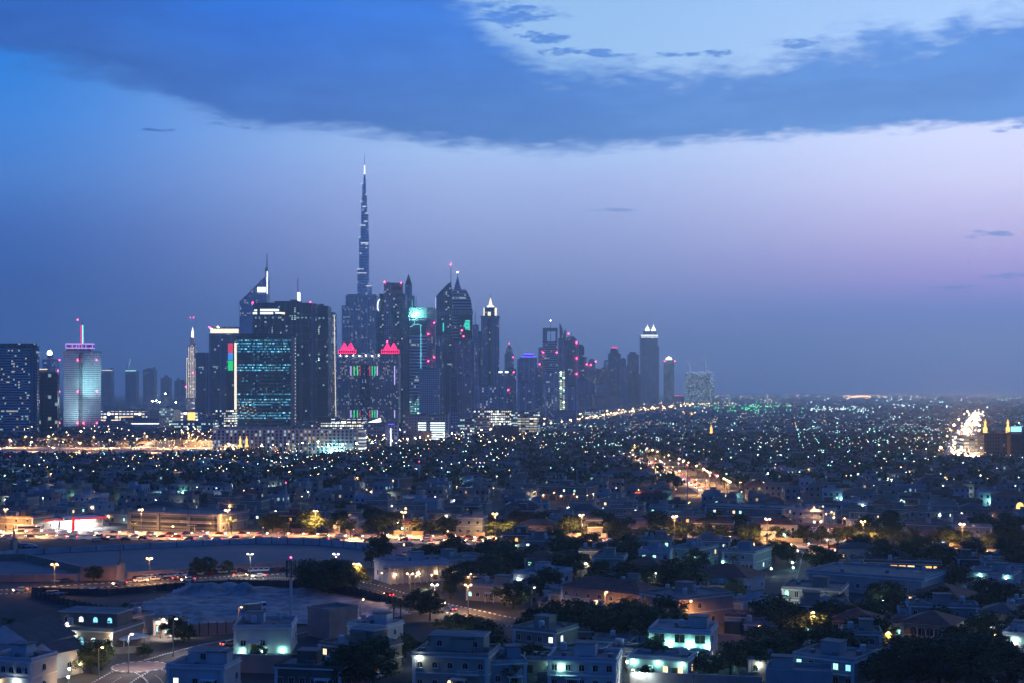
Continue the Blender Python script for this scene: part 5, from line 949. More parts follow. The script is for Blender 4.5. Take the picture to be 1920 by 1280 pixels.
# ------------------------------------------------------------------ the rest of the district, plot by plot
GR = math.radians(-11)
rr = random.Random(5); plots = []
for i in range(-66, 96):
    for j in range(-10, 78):
        gx, gy = i * 27 + (j % 2) * 6, 330 + j * 23.5
        if i % 4 == 0: gx += 3
        x = gx * math.cos(GR) - gy * math.sin(GR) * 0 + 0; y = gy + gx * math.sin(GR)
        x += rr.uniform(-3, 3); y += rr.uniform(-3, 3)
        if y < 322 or y > 1900: continue
        p = PX(x, y)
        if p[0] < -30 or p[0] > 1950: continue
        plots.append((y, x))
plots.sort(); WALLS = ['white', 'white', 'cream', 'cream', 'beige', 'tan', 'pink', 'grey', 'teal', 'brown']
WORD = dict(white='white', cream='cream', beige='beige', tan='tan', pink='pinkish', grey='grey', teal='bluish', brown='brown')
count = 0; FARH = MB(); FARW = ['fc_house', 'fc_house2', 'roof_grey', 'roof_red', 'wall_grey']; GARDEN = []; VLAMP = []
for y, x in plots:
    w, d = rr.uniform(9, 18), rr.uniform(8, 13); h = rr.choice([4.2, 4.4, 6.8, 7.2, 7.6]); rot = GR + rr.choice([0, 0, 0, math.pi / 2 * 0, rr.uniform(-.2, .2)])
    rad = math.hypot(w, d) / 2 * .86
    if not free(x, y + d / 2, rad):
        if free(x, y, 2.0): GARDEN.append((x, y))
        continue
    if rr.random() < .14: GARDEN.append((x + 6, y + 5)); GARDEN.append((x - 6, y + 3)); GARDEN.append((x, y)); continue
    wall = rr.choice(WALLS); hip = rr.random() < .2
    if count < 206 and y < 1350:
        lod = 0 if y < 620 else (1 if y < 760 else 2); lamp = ()
        q = rr.random()
        if q < .30 and lod < 2: lamp = tuple((rr.uniform(-.48, .48), rr.uniform(2.2, 3.2), rr.choice([WL, TL, OL, WL, OL])) for _ in range(rr.randint(1, 2)))
        elif lod == 2 and q < .45: VLAMP.append((x + rr.uniform(-.4, .4) * w, y - 2, rr.choice(['white', 'teal', 'warm', 'white'])))
        st = 'single storey' if h < 5 else 'two storey'; sz = 'wide' if w > 17 else ('narrow' if w < 13 else '')
        look = ' '.join(v for v in (sz, WORD[wall], st, 'hip-roofed house' if hip else 'flat-roofed house') if v)
        wm = None
        if lod == 2: wm = MATS.get('fh_' + wall) and 'fh_' + wall
        o = house(x, y, rot, w, d, h, wall, None, look, 'hip' if hip else 'flat', rr.choice(['roof_red', 'roof_red', 'roof_dark']), lamps=lamp, lod=lod, seed=count, arch=rr.random() < .35, cols=None, lit=(.14, ('lit_warm', 'lit_warm', 'lit_orange', 'lit_white', 'lit_teal')), wmat=wm, side=lod == 0, tank=lod == 0)
        HOUSES.append(o); count += 1
    else:
        m = rr.choice([0, 0, 1, 1, 4]); FARH.box(x, y + d / 2, 0, w, d, h, m, 2, rot)
        if hip: FARH.hip(x, y + d / 2, h, w, d, 2.6, 3, .4)
        else: FARH.box(x + rr.uniform(-4, 4), y + d / 2, h, 4, 3, 2.4, m, 2, rot)
        if rr.random() < .35: VLAMP.append((x + rr.uniform(-8, 8), y - 2, rr.choice(['white', 'teal', 'warm', 'white', 'teal'])))
    OCC.append(('disc', x, y + d / 2, rad * .9))
    sg = rr.choice([-1, 1]); GARDEN.append((x + sg * rr.uniform(9, 15), y + rr.uniform(-5, 10))); GARDEN.append((x - sg * rr.uniform(8, 15), y + rr.uniform(-6, -2))); GARDEN.append((x + rr.uniform(-9, 9), y + d + rr.uniform(3, 6)))
small = 0; rq = random.Random(91)
for _ in range(4000):                                # little single-storey houses and annexes in the gaps
    if small >= 46: break
    py = rq.uniform(1012, 1275); px = rq.uniform(640, 1935); x, y = G(px, py); w, d, h = rq.uniform(7, 11), rq.uniform(6, 9), rq.uniform(3.5, 4.3)
    if not free(x, y + d / 2, math.hypot(w, d) * .45): continue
    wall = rq.choice(WALLS); hip = rq.random() < .2
    o = house(x, y, GR + rq.uniform(-.15, .15), w, d, h, wall, None, f"small {WORD[wall]} {'hip-roofed' if hip else 'flat-roofed'} annex house", 'hip' if hip else 'flat', rq.choice(['roof_red', 'roof_dark']), seed=500 + small, stair=False, lamps=((rq.uniform(-.4, .4), 2.6, rq.choice([WL, TL, OL])),) if rq.random() < .4 else ())
    HOUSES.append(o); small += 1; OCC.append(('disc', x, y + d / 2, math.hypot(w, d) * .42)); GARDEN.append((x + w * .5 + 3, y))
# the plain beyond, one mass of roofs
rr = random.Random(8)
for _ in range(5200):
    py = 744 + (rr.random() ** .75) * 96; y = Yb(py); px = rr.uniform(-20, 1945); x = (px - HX) * y / F
    if not free(x, y, 8): continue
    w, d, h = rr.uniform(12, 26), rr.uniform(12, 20), rr.choice([4.5, 7, 7.5, 8, 11 if py < 800 else 8]); m = rr.choice([0, 1, 1, 4]); FARH.box(x, y, 0, w, d, h, m, 2, rr.uniform(-.4, .4))
tag(FARH.obj('far_houses', FARW), kind='stuff')
# ------------------------------------------------------------------ trees
def crown_mesh(nm, seed, R, hh, nclump, nleaf, ls, mats):
    rr = random.Random(seed); b = MB(); C0 = []
    for _ in range(nclump):
        a = rr.uniform(0, 6.283); t = rr.uniform(-.8, 1); r = math.sqrt(max(.05, 1 - t * t)) * rr.uniform(.35, 1.0)
        C0.append((R * r * math.cos(a), R * r * math.sin(a), hh * t * rr.uniform(.6, 1.0), R * rr.uniform(.22, .42)))
    for cx, cy, cz, cr in C0:
        mt = rr.choice([0, 0, 1])
        for _ in range(nleaf):
            v = np.array([rr.gauss(0, 1) for _ in range(3)]); v /= np.linalg.norm(v); p = np.array((cx, cy, cz)) + v * cr * (rr.random() ** .4) * np.array((1, 1, .8))
            n = v + np.array([rr.gauss(0, .6) for _ in range(3)]); n /= np.linalg.norm(n); e = np.cross(n, (0, 0, 1.0)) + 1e-3; e /= np.linalg.norm(e); f = np.cross(n, e); s = ls * rr.uniform(.6, 1.4)
            b.face([tuple(p - e * s), tuple(p - f * s * .6), tuple(p + e * s), tuple(p + f * s * .6)], mt)
    return b.mesh(nm, mats)
def trunk_mesh(h, r, seed):
    rr = random.Random(seed); b = MB(); b.cyl(0, 0, 0, h * .55, r, r * .7, 7)
    for i in range(4):
        a = i * 1.6 + rr.random(); b.bar((0, 0, h * .5), (h * .22 * math.cos(a), h * .22 * math.sin(a), h * .85), r * .5, 0, r * .2, 5)
    return b.mesh('trunk', ['bark'])
BROAD = []
for i in range(5):
    BROAD.append((trunk_mesh(6, .28, i), crown_mesh('crown', 20 + i, 3.9 + .4 * (i % 3), 3.7, 46, 60, .30, [['leaf_a', 'leaf_b'], ['leaf_c', 'leaf_a'], ['leaf_b', 'leaf_c'], ['leaf_a', 'leaf_c'], ['leaf_c', 'leaf_b']][i])))
FARB = [crown_mesh('crown', 50 + i, 4.0, 3.7, 20, 26, .66, ['leaf_c', 'leaf_a']) for i in range(4)]
def palm_meshes(seed):
    rr = random.Random(seed); b = MB(); H0 = 6.5
    for i in range(6): b.cyl(.05 * i, 0, H0 * i / 6, H0 * (i + 1) / 6, .26 - .01 * i, .22 - .01 * i, 8)
    t = b.mesh('trunk', ['bark']); b = MB()
    for i in range(30):
        a = rr.uniform(0, 6.283); up = rr.uniform(-.3, 1.1); L = rr.uniform(2.4, 3.4); P = []
        for j in range(6):
            s = j / 5; P.append(np.array((math.cos(a) * L * s * math.cos(up * (1 - s)), math.sin(a) * L * s * math.cos(up * (1 - s)), H0 + L * s * math.sin(up) - 1.5 * s * s * (1.2 - up * .4))))
        sd = np.array((-math.sin(a), math.cos(a), 0))
        for j in range(5):
            for sgn in (-1, 1):
                for q in range(3):
                    c = P[j] + (P[j + 1] - P[j]) * q / 3; l = .75 * (1 - .6 * (j / 5)); d = P[j + 1] - P[j]; d /= np.linalg.norm(d)
                    b.face([tuple(c), tuple(c + d * .14), tuple(c + sgn * sd * l + d * .45 - np.array((0, 0, .28)))], 0)
    return t, b.mesh('crown', ['frond'])
PALM = [palm_meshes(i) for i in range(3)]
NTREE = [0, 0]
FART = MB()
def tree(x, y, h, kind=None, label=None, wide=1.0, seed=0):
    rr = random.Random(int(x * 31 + y * 17) + seed)
    if kind == 'palm':
        t, c = PALM[rr.randrange(3)]; s = h / 8.0; o = link('palm_tree', None, None, (x, y, 0), rr.uniform(0, 6.28)); o.scale = (s, s, s); NTREE[1] += 1
        link('trunk', t, o); link('crown', c, o)
        (tag(o, label, 'palm') if label else auto(o, ('tall' if h > 7.5 else 'short') + ' date palm with arching fronds', 'palm', 'palms of the district'))
        return o
    t, c = BROAD[rr.randrange(5)]; s = h / 8.6; o = link('broadleaf_tree', None, None, (x, y, 0), rr.uniform(0, 6.28)); o.scale = (s * wide, s * wide, s); NTREE[0] += 1
    link('trunk', t, o); q = link('crown', c if y < 800 else FARB[rr.randrange(4)], o, (0, 0, 4.7))
    (tag(o, label, 'tree') if label else auto(o, ('tall' if h > 9 else 'small' if h < 6 else 'mid-sized') + (' dark broad tree' if wide > 1.1 else ' dark bushy tree'), 'tree', 'dark trees of the district'))
    return o
KT = [(590, 1109, 10.5, 1.25), (618, 1113, 11, 1.2), (646, 1110, 10, 1.2), (664, 1104, 8, 1.2), (578, 1100, 9, 1.2), (632, 1104, 10, 1.2), (710, 1052, 10.5, 1.15), (697, 1062, 7, .9), (176, 1089, 5.6, 1.25), (372, 1077, 6.2, 1.1), (390, 1076, 6.4, 1.1), (424, 1074, 4.8, 1.1),
      (1000, 1196, 8, 1.2), (1022, 1200, 9, 1.2), (1050, 1199, 10, 1.15), (1082, 1201, 10.5, 1.2), (1112, 1203, 9, 1.2), (1140, 1206, 9.5, 1.2), (1170, 1207, 10.5, 1.2), (1200, 1209, 10.5, 1.2), (1226, 1210, 9.5, 1.1), (1096, 1192, 9, 1.2), (1155, 1196, 9, 1.2), (1035, 1190, 8.5, 1.2), (1185, 1198, 9.5, 1.2), (1066, 1206, 8, 1.2), (1212, 1200, 9, 1.1),
      (788, 1152, 8, 1.1), (806, 1162, 8.5, 1.1), (845, 1122, 6.5, 1.0), (938, 1066, 8.5, 1.2), (962, 1070, 8.5, 1.2), (990, 1080, 8.5, 1.2), (1058, 1084, 10, 1.25), (1080, 1078, 9, 1.2), (1190, 1066, 7, 1.1), (1150, 1062, 8, 1.2), (1248, 1112, 10.5, 1.15), (1272, 1118, 11, 1.15), (1290, 1108, 8, 1.1), (915, 1080, 8, 1.2), (880, 1092, 8, 1.2), (852, 1100, 7.5, 1.2),
      (1530, 1066, 8.8, 1.2), (1452, 1052, 8.2, 1.2), (1478, 1058, 8, 1.2), (1790, 1104, 8, 1.25), (1645, 1136, 7.4, 1.1), (1770, 1098, 7, 1.2), (1688, 1290, 10, 1.15), (1722, 1286, 12, 1.2), (1760, 1290, 11.5, 1.2), (1650, 1292, 8.5, 1.1), (1790, 1284, 11, 1.1), (1846, 1262, 9, 1.1), (1872, 1240, 7, 1.1), (1820, 1300, 12, 1.2),
      (1296, 1262, 4.4, 1.3), (1330, 1268, 5, 1.3), (1370, 1264, 7.4, 1.1), (1402, 1262, 7, 1.1), (1440, 1262, 8.5, 1.2), (1470, 1264, 8, 1.2), (1210, 1275, 3.6, 1.2), (800, 1262, 8, 1.1), (862, 1254, 9, 1.2), (760, 1232, 6, 1.1), (910, 1232, 9, 1.2), (890, 1210, 8, 1.2), (850, 1205, 8, 1.1), (700, 1290, 11, 1.2), (655, 1290, 10, 1.1), (735, 1252, 5, 1.0),
      (190, 1256, 7.5, 1.0), (170, 1262, 7, 1.1), (212, 1214, 4.6, 1.2), (325, 1200, 6.5, 1.0), (345, 1203, 5, 1.1), (270, 1232, 3.4, 1.3), (486, 1236, 3.6, 1.2), (960, 1288, 6, 1.1), (1000, 1252, 6, 1.1), (1500, 1230, 7, 1.1), (1900, 1290, 9, 1.1), (1640, 1195, 7, 1.1), (625, 970, 9, 1.2), (650, 976, 10, 1.2), (676, 982, 9.5, 1.25), (702, 984, 9, 1.25), (640, 988, 8, 1.2), (745, 988, 8, 1.2), (886, 984, 8.5, 1.2), (1115, 900, 10, 1.2), (1240, 912, 9, 1.3), (1262, 914, 9, 1.3), (1038, 905, 12, 1.1), (1055, 908, 11, 1.2)]
for px, py, h, w in KT: tree(*G(px, py), h, None, None, w)
KP = [(118, 1246, 7), (146, 1250, 7.5), (20, 1202, 6.6), (10, 1206, 6), (236, 1172, 7), (255, 1178, 6), (752, 1170, 6.8), (738, 1168, 6), (728, 1092, 5.5), (905, 1215, 7), (1676, 1228, 7.5), (1690, 1240, 6), (1795, 1240, 6.5), (1832, 1246, 6.5), (1735, 1240, 5.5), (1460, 1225, 7), (1480, 1262, 6.5), (1400, 1212, 4.5), (1880, 1232, 5), (1520, 1262, 7), (584, 1002, 5.5), (614, 1004, 5), (250, 1000, 5.2), (434, 1000, 6.8), (1138, 1008, 7), (1230, 1008, 6), (1045, 1006, 6), (1609, 1022, 6), (1641, 1024, 6), (1540, 1018, 6.5), (1664, 1022, 5), (1808, 1018, 6.6), (1838, 1020, 5), (1868, 1026, 5.5), (1345, 1012, 5), (1420, 1010, 6), (1492, 1014, 5), (915, 1002, 5.5), (955, 1004, 6), (90, 1250, 6)]
for px, py, h in KP: tree(*G(px, py), h, 'palm')
rr = random.Random(21)
for i in range(46):                                  # dense row north of the boulevard and clumps along its near side
    px = 480 + i * 32 + rr.uniform(-8, 8); base = np.interp(px, [p[0] for p in BOUL], [p[1] for p in BOUL])
    X, Y = G(px, base); tree(X, Y + 27 + rr.uniform(-2, 7), rr.uniform(5, 7.6), None, None, 1.15)
    if px > 1130 and i % 2 == 0: tree(X + 3, Y - 22 + rr.uniform(-2, 1), rr.uniform(4, 5.6), None, None, 1.2)
    if i % 4 == 1: tree(X + 5, Y + rr.uniform(-.6, .6), 6, 'palm')
GARDEN.sort(key=lambda p: p[1])
rest = 0
for x, y in GARDEN:
    if not free(x, y, -1.0): continue
    p = PX(x, y)
    if p[0] < -10 or p[0] > 1930: continue
    if NTREE[0] < 296 and y < 1250:
        tree(x, y, rr.uniform(6.5, 10.5), 'palm' if rr.random() < .16 and y < 700 else None, None, rr.uniform(1.1, 1.45))
    else: rest += 1; FART.v and None; GARDEN_FAR = 1; 
def far_trees():
    rr = random.Random(77); pos = [(x, y) for x, y in GARDEN if y > 900]
    for _ in range(4600):
        py = 748 + (rr.random() ** .6) * 112; y = Yb(py); px = rr.uniform(-10, 1930); pos.append(((px - HX) * y / F, y))
    for x, y in pos:
        if not free(x, y, -2): continue
        h = rr.uniform(6.5, 11); r = rr.uniform(4, 7); n = 34 if y < 1500 else 16
        FART.bar((x, y, 0), (x, y, h * .6), .25, 1, n=3)
        for _ in range(n):
            v = np.array([rr.gauss(0, 1) for _ in range(3)]); v /= np.linalg.norm(v); p = np.array((x, y, h * .68)) + v * np.array((r, r, h * .36)) * rr.random() ** .35; s = rr.uniform(.7, 1.5) * (1 if y < 1500 else 1.5)
            e = np.cross(v, (0, 0, 1.0)) + 1e-3; e /= np.linalg.norm(e); f = np.cross(v, e); FART.face([tuple(p - e * s), tuple(p - f * s), tuple(p + e * s), tuple(p + f * s)], 0)
    tag(FART.obj('far_trees', ['leaf_c', 'bark']), kind='stuff')
far_trees()
# ------------------------------------------------------------------ street lamps
def lamp_meshes(h, double, bulb, r=.34):
    b = MB(); b.cyl(0, 0, 0, h, .16, .09, 8); b.cyl(0, 0, 0, .5, .3, .3, 8)
    for s in ((-1, 1) if double else (1,)): b.bar((0, 0, h - .15), (s * .8, 0, h + .1), .06)
    pole = b.mesh('pole', ['metal']); b = MB(); b.box(0, 0, -.12, .8, .3, .1, 0); head = b.mesh('lamp_head', ['metal'])
    kind = {'bulb_road': 'orange', 'bulb_orange': 'orange', 'flood_orange': 'orange', 'bulb_bright': 'white'}.get(bulb, bulb.split('_')[1])
    b = MB(); b.ball(0, 0, -.06, r, 0, 8, 3, .75, True); A = [(r * .97 * math.cos(-i * .7854), r * .97 * math.sin(-i * .7854), -.07) for i in range(8)]; b.face(A, 1)   # glass dome above, bright disc underneath
    return pole, head, b.mesh('bulb', ['lamp_glow_' + kind, bulb])
LM = {}
def lamp(x, y, h=10.5, double=True, bulb='bulb_orange', rz=0.0, look='tall orange double street lamp', r=.34, group='street lamps', z=0.0, near=True):
    key = (h, double, bulb, r)
    if key not in LM: LM[key] = lamp_meshes(*key)
    p, hd, bl = LM[key]; o = link('street_lamp', None, None, (x, y, z), rz); link('pole', p, o)
    for s in ((-1, 1) if double else (1,)): q = link('lamp_head', hd, o, (s * .8, 0, h + .1)); link('bulb', bl, q)
    OCC.append(('disc', x, y, 1.2)); return auto(o, look, 'street lamp', group)
for px, base in ((2, 1000), (258, 1001), (422, 1002), (588, 1004), (755, 1007), (928, 1010), (1092, 1013), (1268, 1017), (1444, 1022), (1625, 1028), (1813, 1034)):
    X, Y = G(px, base); lamp(X, Y + 6, 10.6, True, 'bulb_road', GR)
for px, base in ((90, 1000), (340, 1001), (505, 1003), (670, 1006), (842, 1009), (1010, 1012), (1180, 1016), (1356, 1020), (1535, 1026), (1720, 1032)):
    X, Y = G(px, base); lamp(X, Y - 17.5, 5.0, False, 'bulb_road', GR + 1.57, 'low orange roadside lamp', .26)
for px, base in ((102, 1106), (280, 1093), (469, 1084), (630, 1084), (668, 1105), (769, 1126), (878, 1150), (815, 1150)): lamp(*G(px, base), 8.4, True, 'bulb_orange_strong' if px not in (469, 630, 815) else 'bulb_bright', -.1, 'orange twin lamp on the second road' if px not in (469, 630, 815) else 'white twin lamp on the second road')
for px, base, c, h in ((447, 1172, 'orange', 5), (676, 1156, 'orange', 5), (325, 1230, 'bright', 9), (301, 1196, 'bright', 5), (241, 1262, 'bright', 9), (185, 1272, 'orange', 7), (122, 1212, 'white', 6), (997, 1146, 'white', 7), (1225, 1116, 'white', 7), (1291, 1182, 'road', 8), (1134, 1162, 'road', 8), (1519, 1210, 'road', 8.5), (1770, 1222, 'road', 8.5), (1248, 1042, 'white', 6), (1513, 1048, 'white', 6), (928, 1036, 'road', 6), (755, 1050, 'road', 6), (885, 1042, 'road', 6), (968, 1012, 'orange', 5), (1660, 1232, 'road', 6), (1860, 1236, 'orange', 6), (1420, 1226, 'orange', 7), (1180, 1290, 'warm', 4), (880, 1098, 'warm', 4), (838, 1096, 'warm', 4), (712, 1096, 'warm', 4), (778, 1102, 'warm', 4), (805, 1100, 'warm', 4), (1580, 1010, 'road', 9), (1546, 1000, 'road', 9), (1556, 996, 'road', 9), (1560, 1008, 'road', 9), (1523, 985, 'road', 9), (1713, 985, 'orange', 7), (1800, 985, 'white', 6)):
    lamp(*G(px, base), h, False, 'bulb_orange_strong' if c == 'road' else 'bulb_' + c, rnd.uniform(-1, 1), f"{'tall' if h > 6 else 'low'} {dict(orange='orange', white='white', warm='yellowish', bright='bright white', road='glaring orange')[c]} single street lamp", .34)
AV = ROADS['avenue']
for i in range(2, len(AV) - 2, 1):
    for s in ((8.5,) if i % 2 else ()) if i % 6 else (8.5, -8.5): 
        X, Y = offset(AV, s)[i]
        if Y > 700: lamp(X, Y, 9.5, False, 'bulb_road', 0 if s > 0 else 3.14, 'orange avenue street lamp', .42)
for px, py in ((47, 817), (60, 824), (125, 810), (151, 807), (176, 818), (257, 822), (270, 812), (275, 816), (340, 806), (352, 803), (360, 814), (371, 803), (378, 812), (18, 826), (90, 818), (205, 830), (310, 822), (395, 820)):
    Y = rnd.uniform(1560, 1680); zt = H + (HY - py) * Y / F; lamp((px - HX) * Y / F, Y, round(max(9, zt), 0), False, 'flood_orange', rnd.uniform(0, 6), 'glowing orange highway lamp', .55, 'highway lamps at left')
for px, py in ((430, 850), (330, 856), (210, 858), (100, 858), (20, 858), (280, 848), (150, 847), (60, 846)):
    lamp(*G(px, py), 10, True, 'flood_orange', 0, 'orange twin lamp on the lit left highway', .4, 'highway lamps at left')
def highway_lamps():
    b = MB(); rr = random.Random(71)
    def one(X, Y, h, r): b.bar((X, Y, 0), (X, Y, h), .12, 1, n=4); b.ball(X, Y, h, r, 0, 6, 4)
    for nm, w, h, n, r in (('desert_highway', 30, 13, 46, .45), ('bright_avenue', 18, 12, 7, .8)):
        P = ROADS[nm]
        for i in range(n):
            f = ((i + rr.random() * .5) / n) * (len(P) - 1.001); j = int(f); u = f - j
            for s in (w, -w) if nm[0] == 'd' else (w, -w, 0):
                A = offset(P, s); one(A[j][0] + (A[j + 1][0] - A[j][0]) * u, A[j][1] + (A[j + 1][1] - A[j][1]) * u, h, r * rr.choice([.5, .7, .9, 1.1, 1.5]))
    P = ROADS['bright_avenue']
    for _ in range(260):                             # jammed traffic and shop fronts on the bright avenue
        f = (rr.random() ** 1.7) * (len(P) - 1.001); j = int(f); u = f - j; A = offset(P, rr.choice([-6, 4]) + rr.gauss(0, 4.5))
        one(A[j][0] + (A[j + 1][0] - A[j][0]) * u, A[j][1] + (A[j + 1][1] - A[j][1]) * u, rr.choice([.9, .9, 1.2, 5]), rr.choice([.2, .3, .4, .6]))
    tag(b.obj('highway_lamps', ['flood_far', 'metal']), kind='stuff')
highway_lamps()
BA = ROADS['bright_avenue']
rr = random.Random(31)
# residential lamps seen in the photograph (white, teal or orange points)
RL = [(93, 905, 'o'), (210, 900, 'o'), (330, 897, 'o'), (440, 876, 'o'), (723, 875, 'o') if False else (181, 876, 'o'), (225, 893, 'o'), (597, 905, 'o'), (504, 898, 'o'), (541, 900, 'o'), (616, 897, 'o'), (530, 888, 'o'), (580, 908, 'o'), (622, 908, 'o'), (672, 913, 'o'), (698, 892, 'o'), (727, 917, 'o'), (770, 893, 'o'), (789, 920, 'o'), (855, 927, 'o'), (927, 930, 'o'), (1001, 938, 'o'), (1041, 940, 'o'), (1078, 942, 'o'), (1099, 945, 'o'), (1139, 934, 'o'), (1155, 930, 'w'), (1163, 940, 'o'), (1200, 934, 'o'), (1228, 945, 'o'), (1266, 932, 'o'), (1295, 960, 'o'), (1365, 960, 'o'), (1387, 918, 'o'), (1388, 938, 'o'), (1415, 938, 'o'), (1113, 942, 'w'), (1013, 968, 'w'), (1068, 970, 'w'), (1130, 972, 'w'), (1191, 976, 'w'), (513, 952, 'w'), (515, 978, 'w'), (580, 938, 'w'), (565, 948, 'w'), (715, 978, 'w'), (736, 968, 'w'), (817, 948, 'w'), (854, 955, 'w'), (774, 955, 'w'), (931, 910, 'w'), (892, 905, 'w'), (175, 938, 'o'), (257, 940, 'w'), (81, 950, 'w'), (207, 960, 'w'), (330, 920, 'w'), (372, 928, 'w'), (408, 930, 'w'), (436, 922, 'w'), (455, 935, 'o'), (290, 955, 'w'), (310, 957, 'w'), (1500, 950, 'w'), (1544, 968, 'w'), (1558, 962, 'w'), (1614, 980, 'w'), (1688, 955, 'w'), (1571, 950, 'w'), (1607, 905, 'w'), (1665, 915, 'w'), (1766, 905, 'w'), (1772, 912, 'o'), (1841, 908, 'w'), (1903, 925, 'w'), (1770, 925, 'w'), (1515, 895, 'o'), (1602, 888, 'o'), (1767, 886, 'o'), (1688, 890, 'o'), (1431, 918, 'o'), (1640, 925, 'w'), (1580, 928, 'w'), (1475, 870, 'w'), (1614, 870, 't'), (1660, 872, 't'), (1675, 874, 't'), (1697, 872, 't'), (1737, 872, 't'), (1715, 878, 'w'), (1595, 878, 't'), (1360, 905, 't'), (1433, 945, 'w'), (1370, 870, 't'), (1285, 862, 't'), (1205, 858, 't'), (1300, 855, 't'), (1250, 925, 'w')]
for px, py, c in RL:
    X, Y = G(px, py + 5); h = 6.5 if Y < 900 else 8
    lamp(X, Y, h, False, {'o': 'bulb_orange', 'w': 'bulb_white', 't': 'bulb_teal'}[c], rr.uniform(0, 6), {'o': 'orange', 'w': 'white', 't': 'teal-white'}[c] + ' residential street lamp', .40 if Y < 900 else .5, 'residential lamps')
GL = {}
def garden_lamp(x, y, c):
    if c not in GL:
        b = MB(); b.cyl(0, 0, 0, 2.6, .06, .05, 6); p = b.mesh('post', ['metal']); b = MB(); b.ball(0, 0, 2.75, .22, 0, 8, 5); GL[c] = (p, b.mesh('globe', ['wall_bulb_' + c]))
    o = link('garden_lamp', None, None, (x, y, 0)); link('post', GL[c][0], o); link('globe', GL[c][1], o); auto(o, f"{dict(white='white', teal='teal', warm='yellow')[c]} garden lamp on a short post", 'garden lamp', 'garden lamps')
NG = 0
for x, y, c in VLAMP:
    if y < 1150 and NG < 110: garden_lamp(x, y, c); NG += 1
for px, py, c in ((1105, 1068, 'white'), (1098, 1070, 'white'), (1112, 1071, 'warm'), (1313, 1068, 'teal'), (1345, 1060, 'white'), (1176, 1262, 'white'), (1195, 1286, 'white'), (1213, 1288, 'white'), (850, 1212, 'white'), (872, 1214, 'white'), (891, 1222, 'white'), (802, 1258, 'white'), (808, 1254, 'white'), (1448, 1148, 'white'), (1462, 1150, 'white'), (1488, 1154, 'white'), (1501, 1158, 'white'), (1676, 1136, 'white'), (1655, 1142, 'white'), (1903, 1226, 'warm'), (1862, 1228, 'white'), (1486, 1052, 'white'), (1486, 1068, 'teal'), (1487, 1078, 'white'), (1545, 1060, 'white'), (1446, 1080, 'white'), (1180, 1050, 'warm'), (1400, 1150, 'white'), (1352, 1130, 'white'), (184, 1232, 'white'), (150, 1266, 'warm'), (130, 1276, 'white'), (128, 1292, 'warm')): garden_lamp(*G(px, py), c)
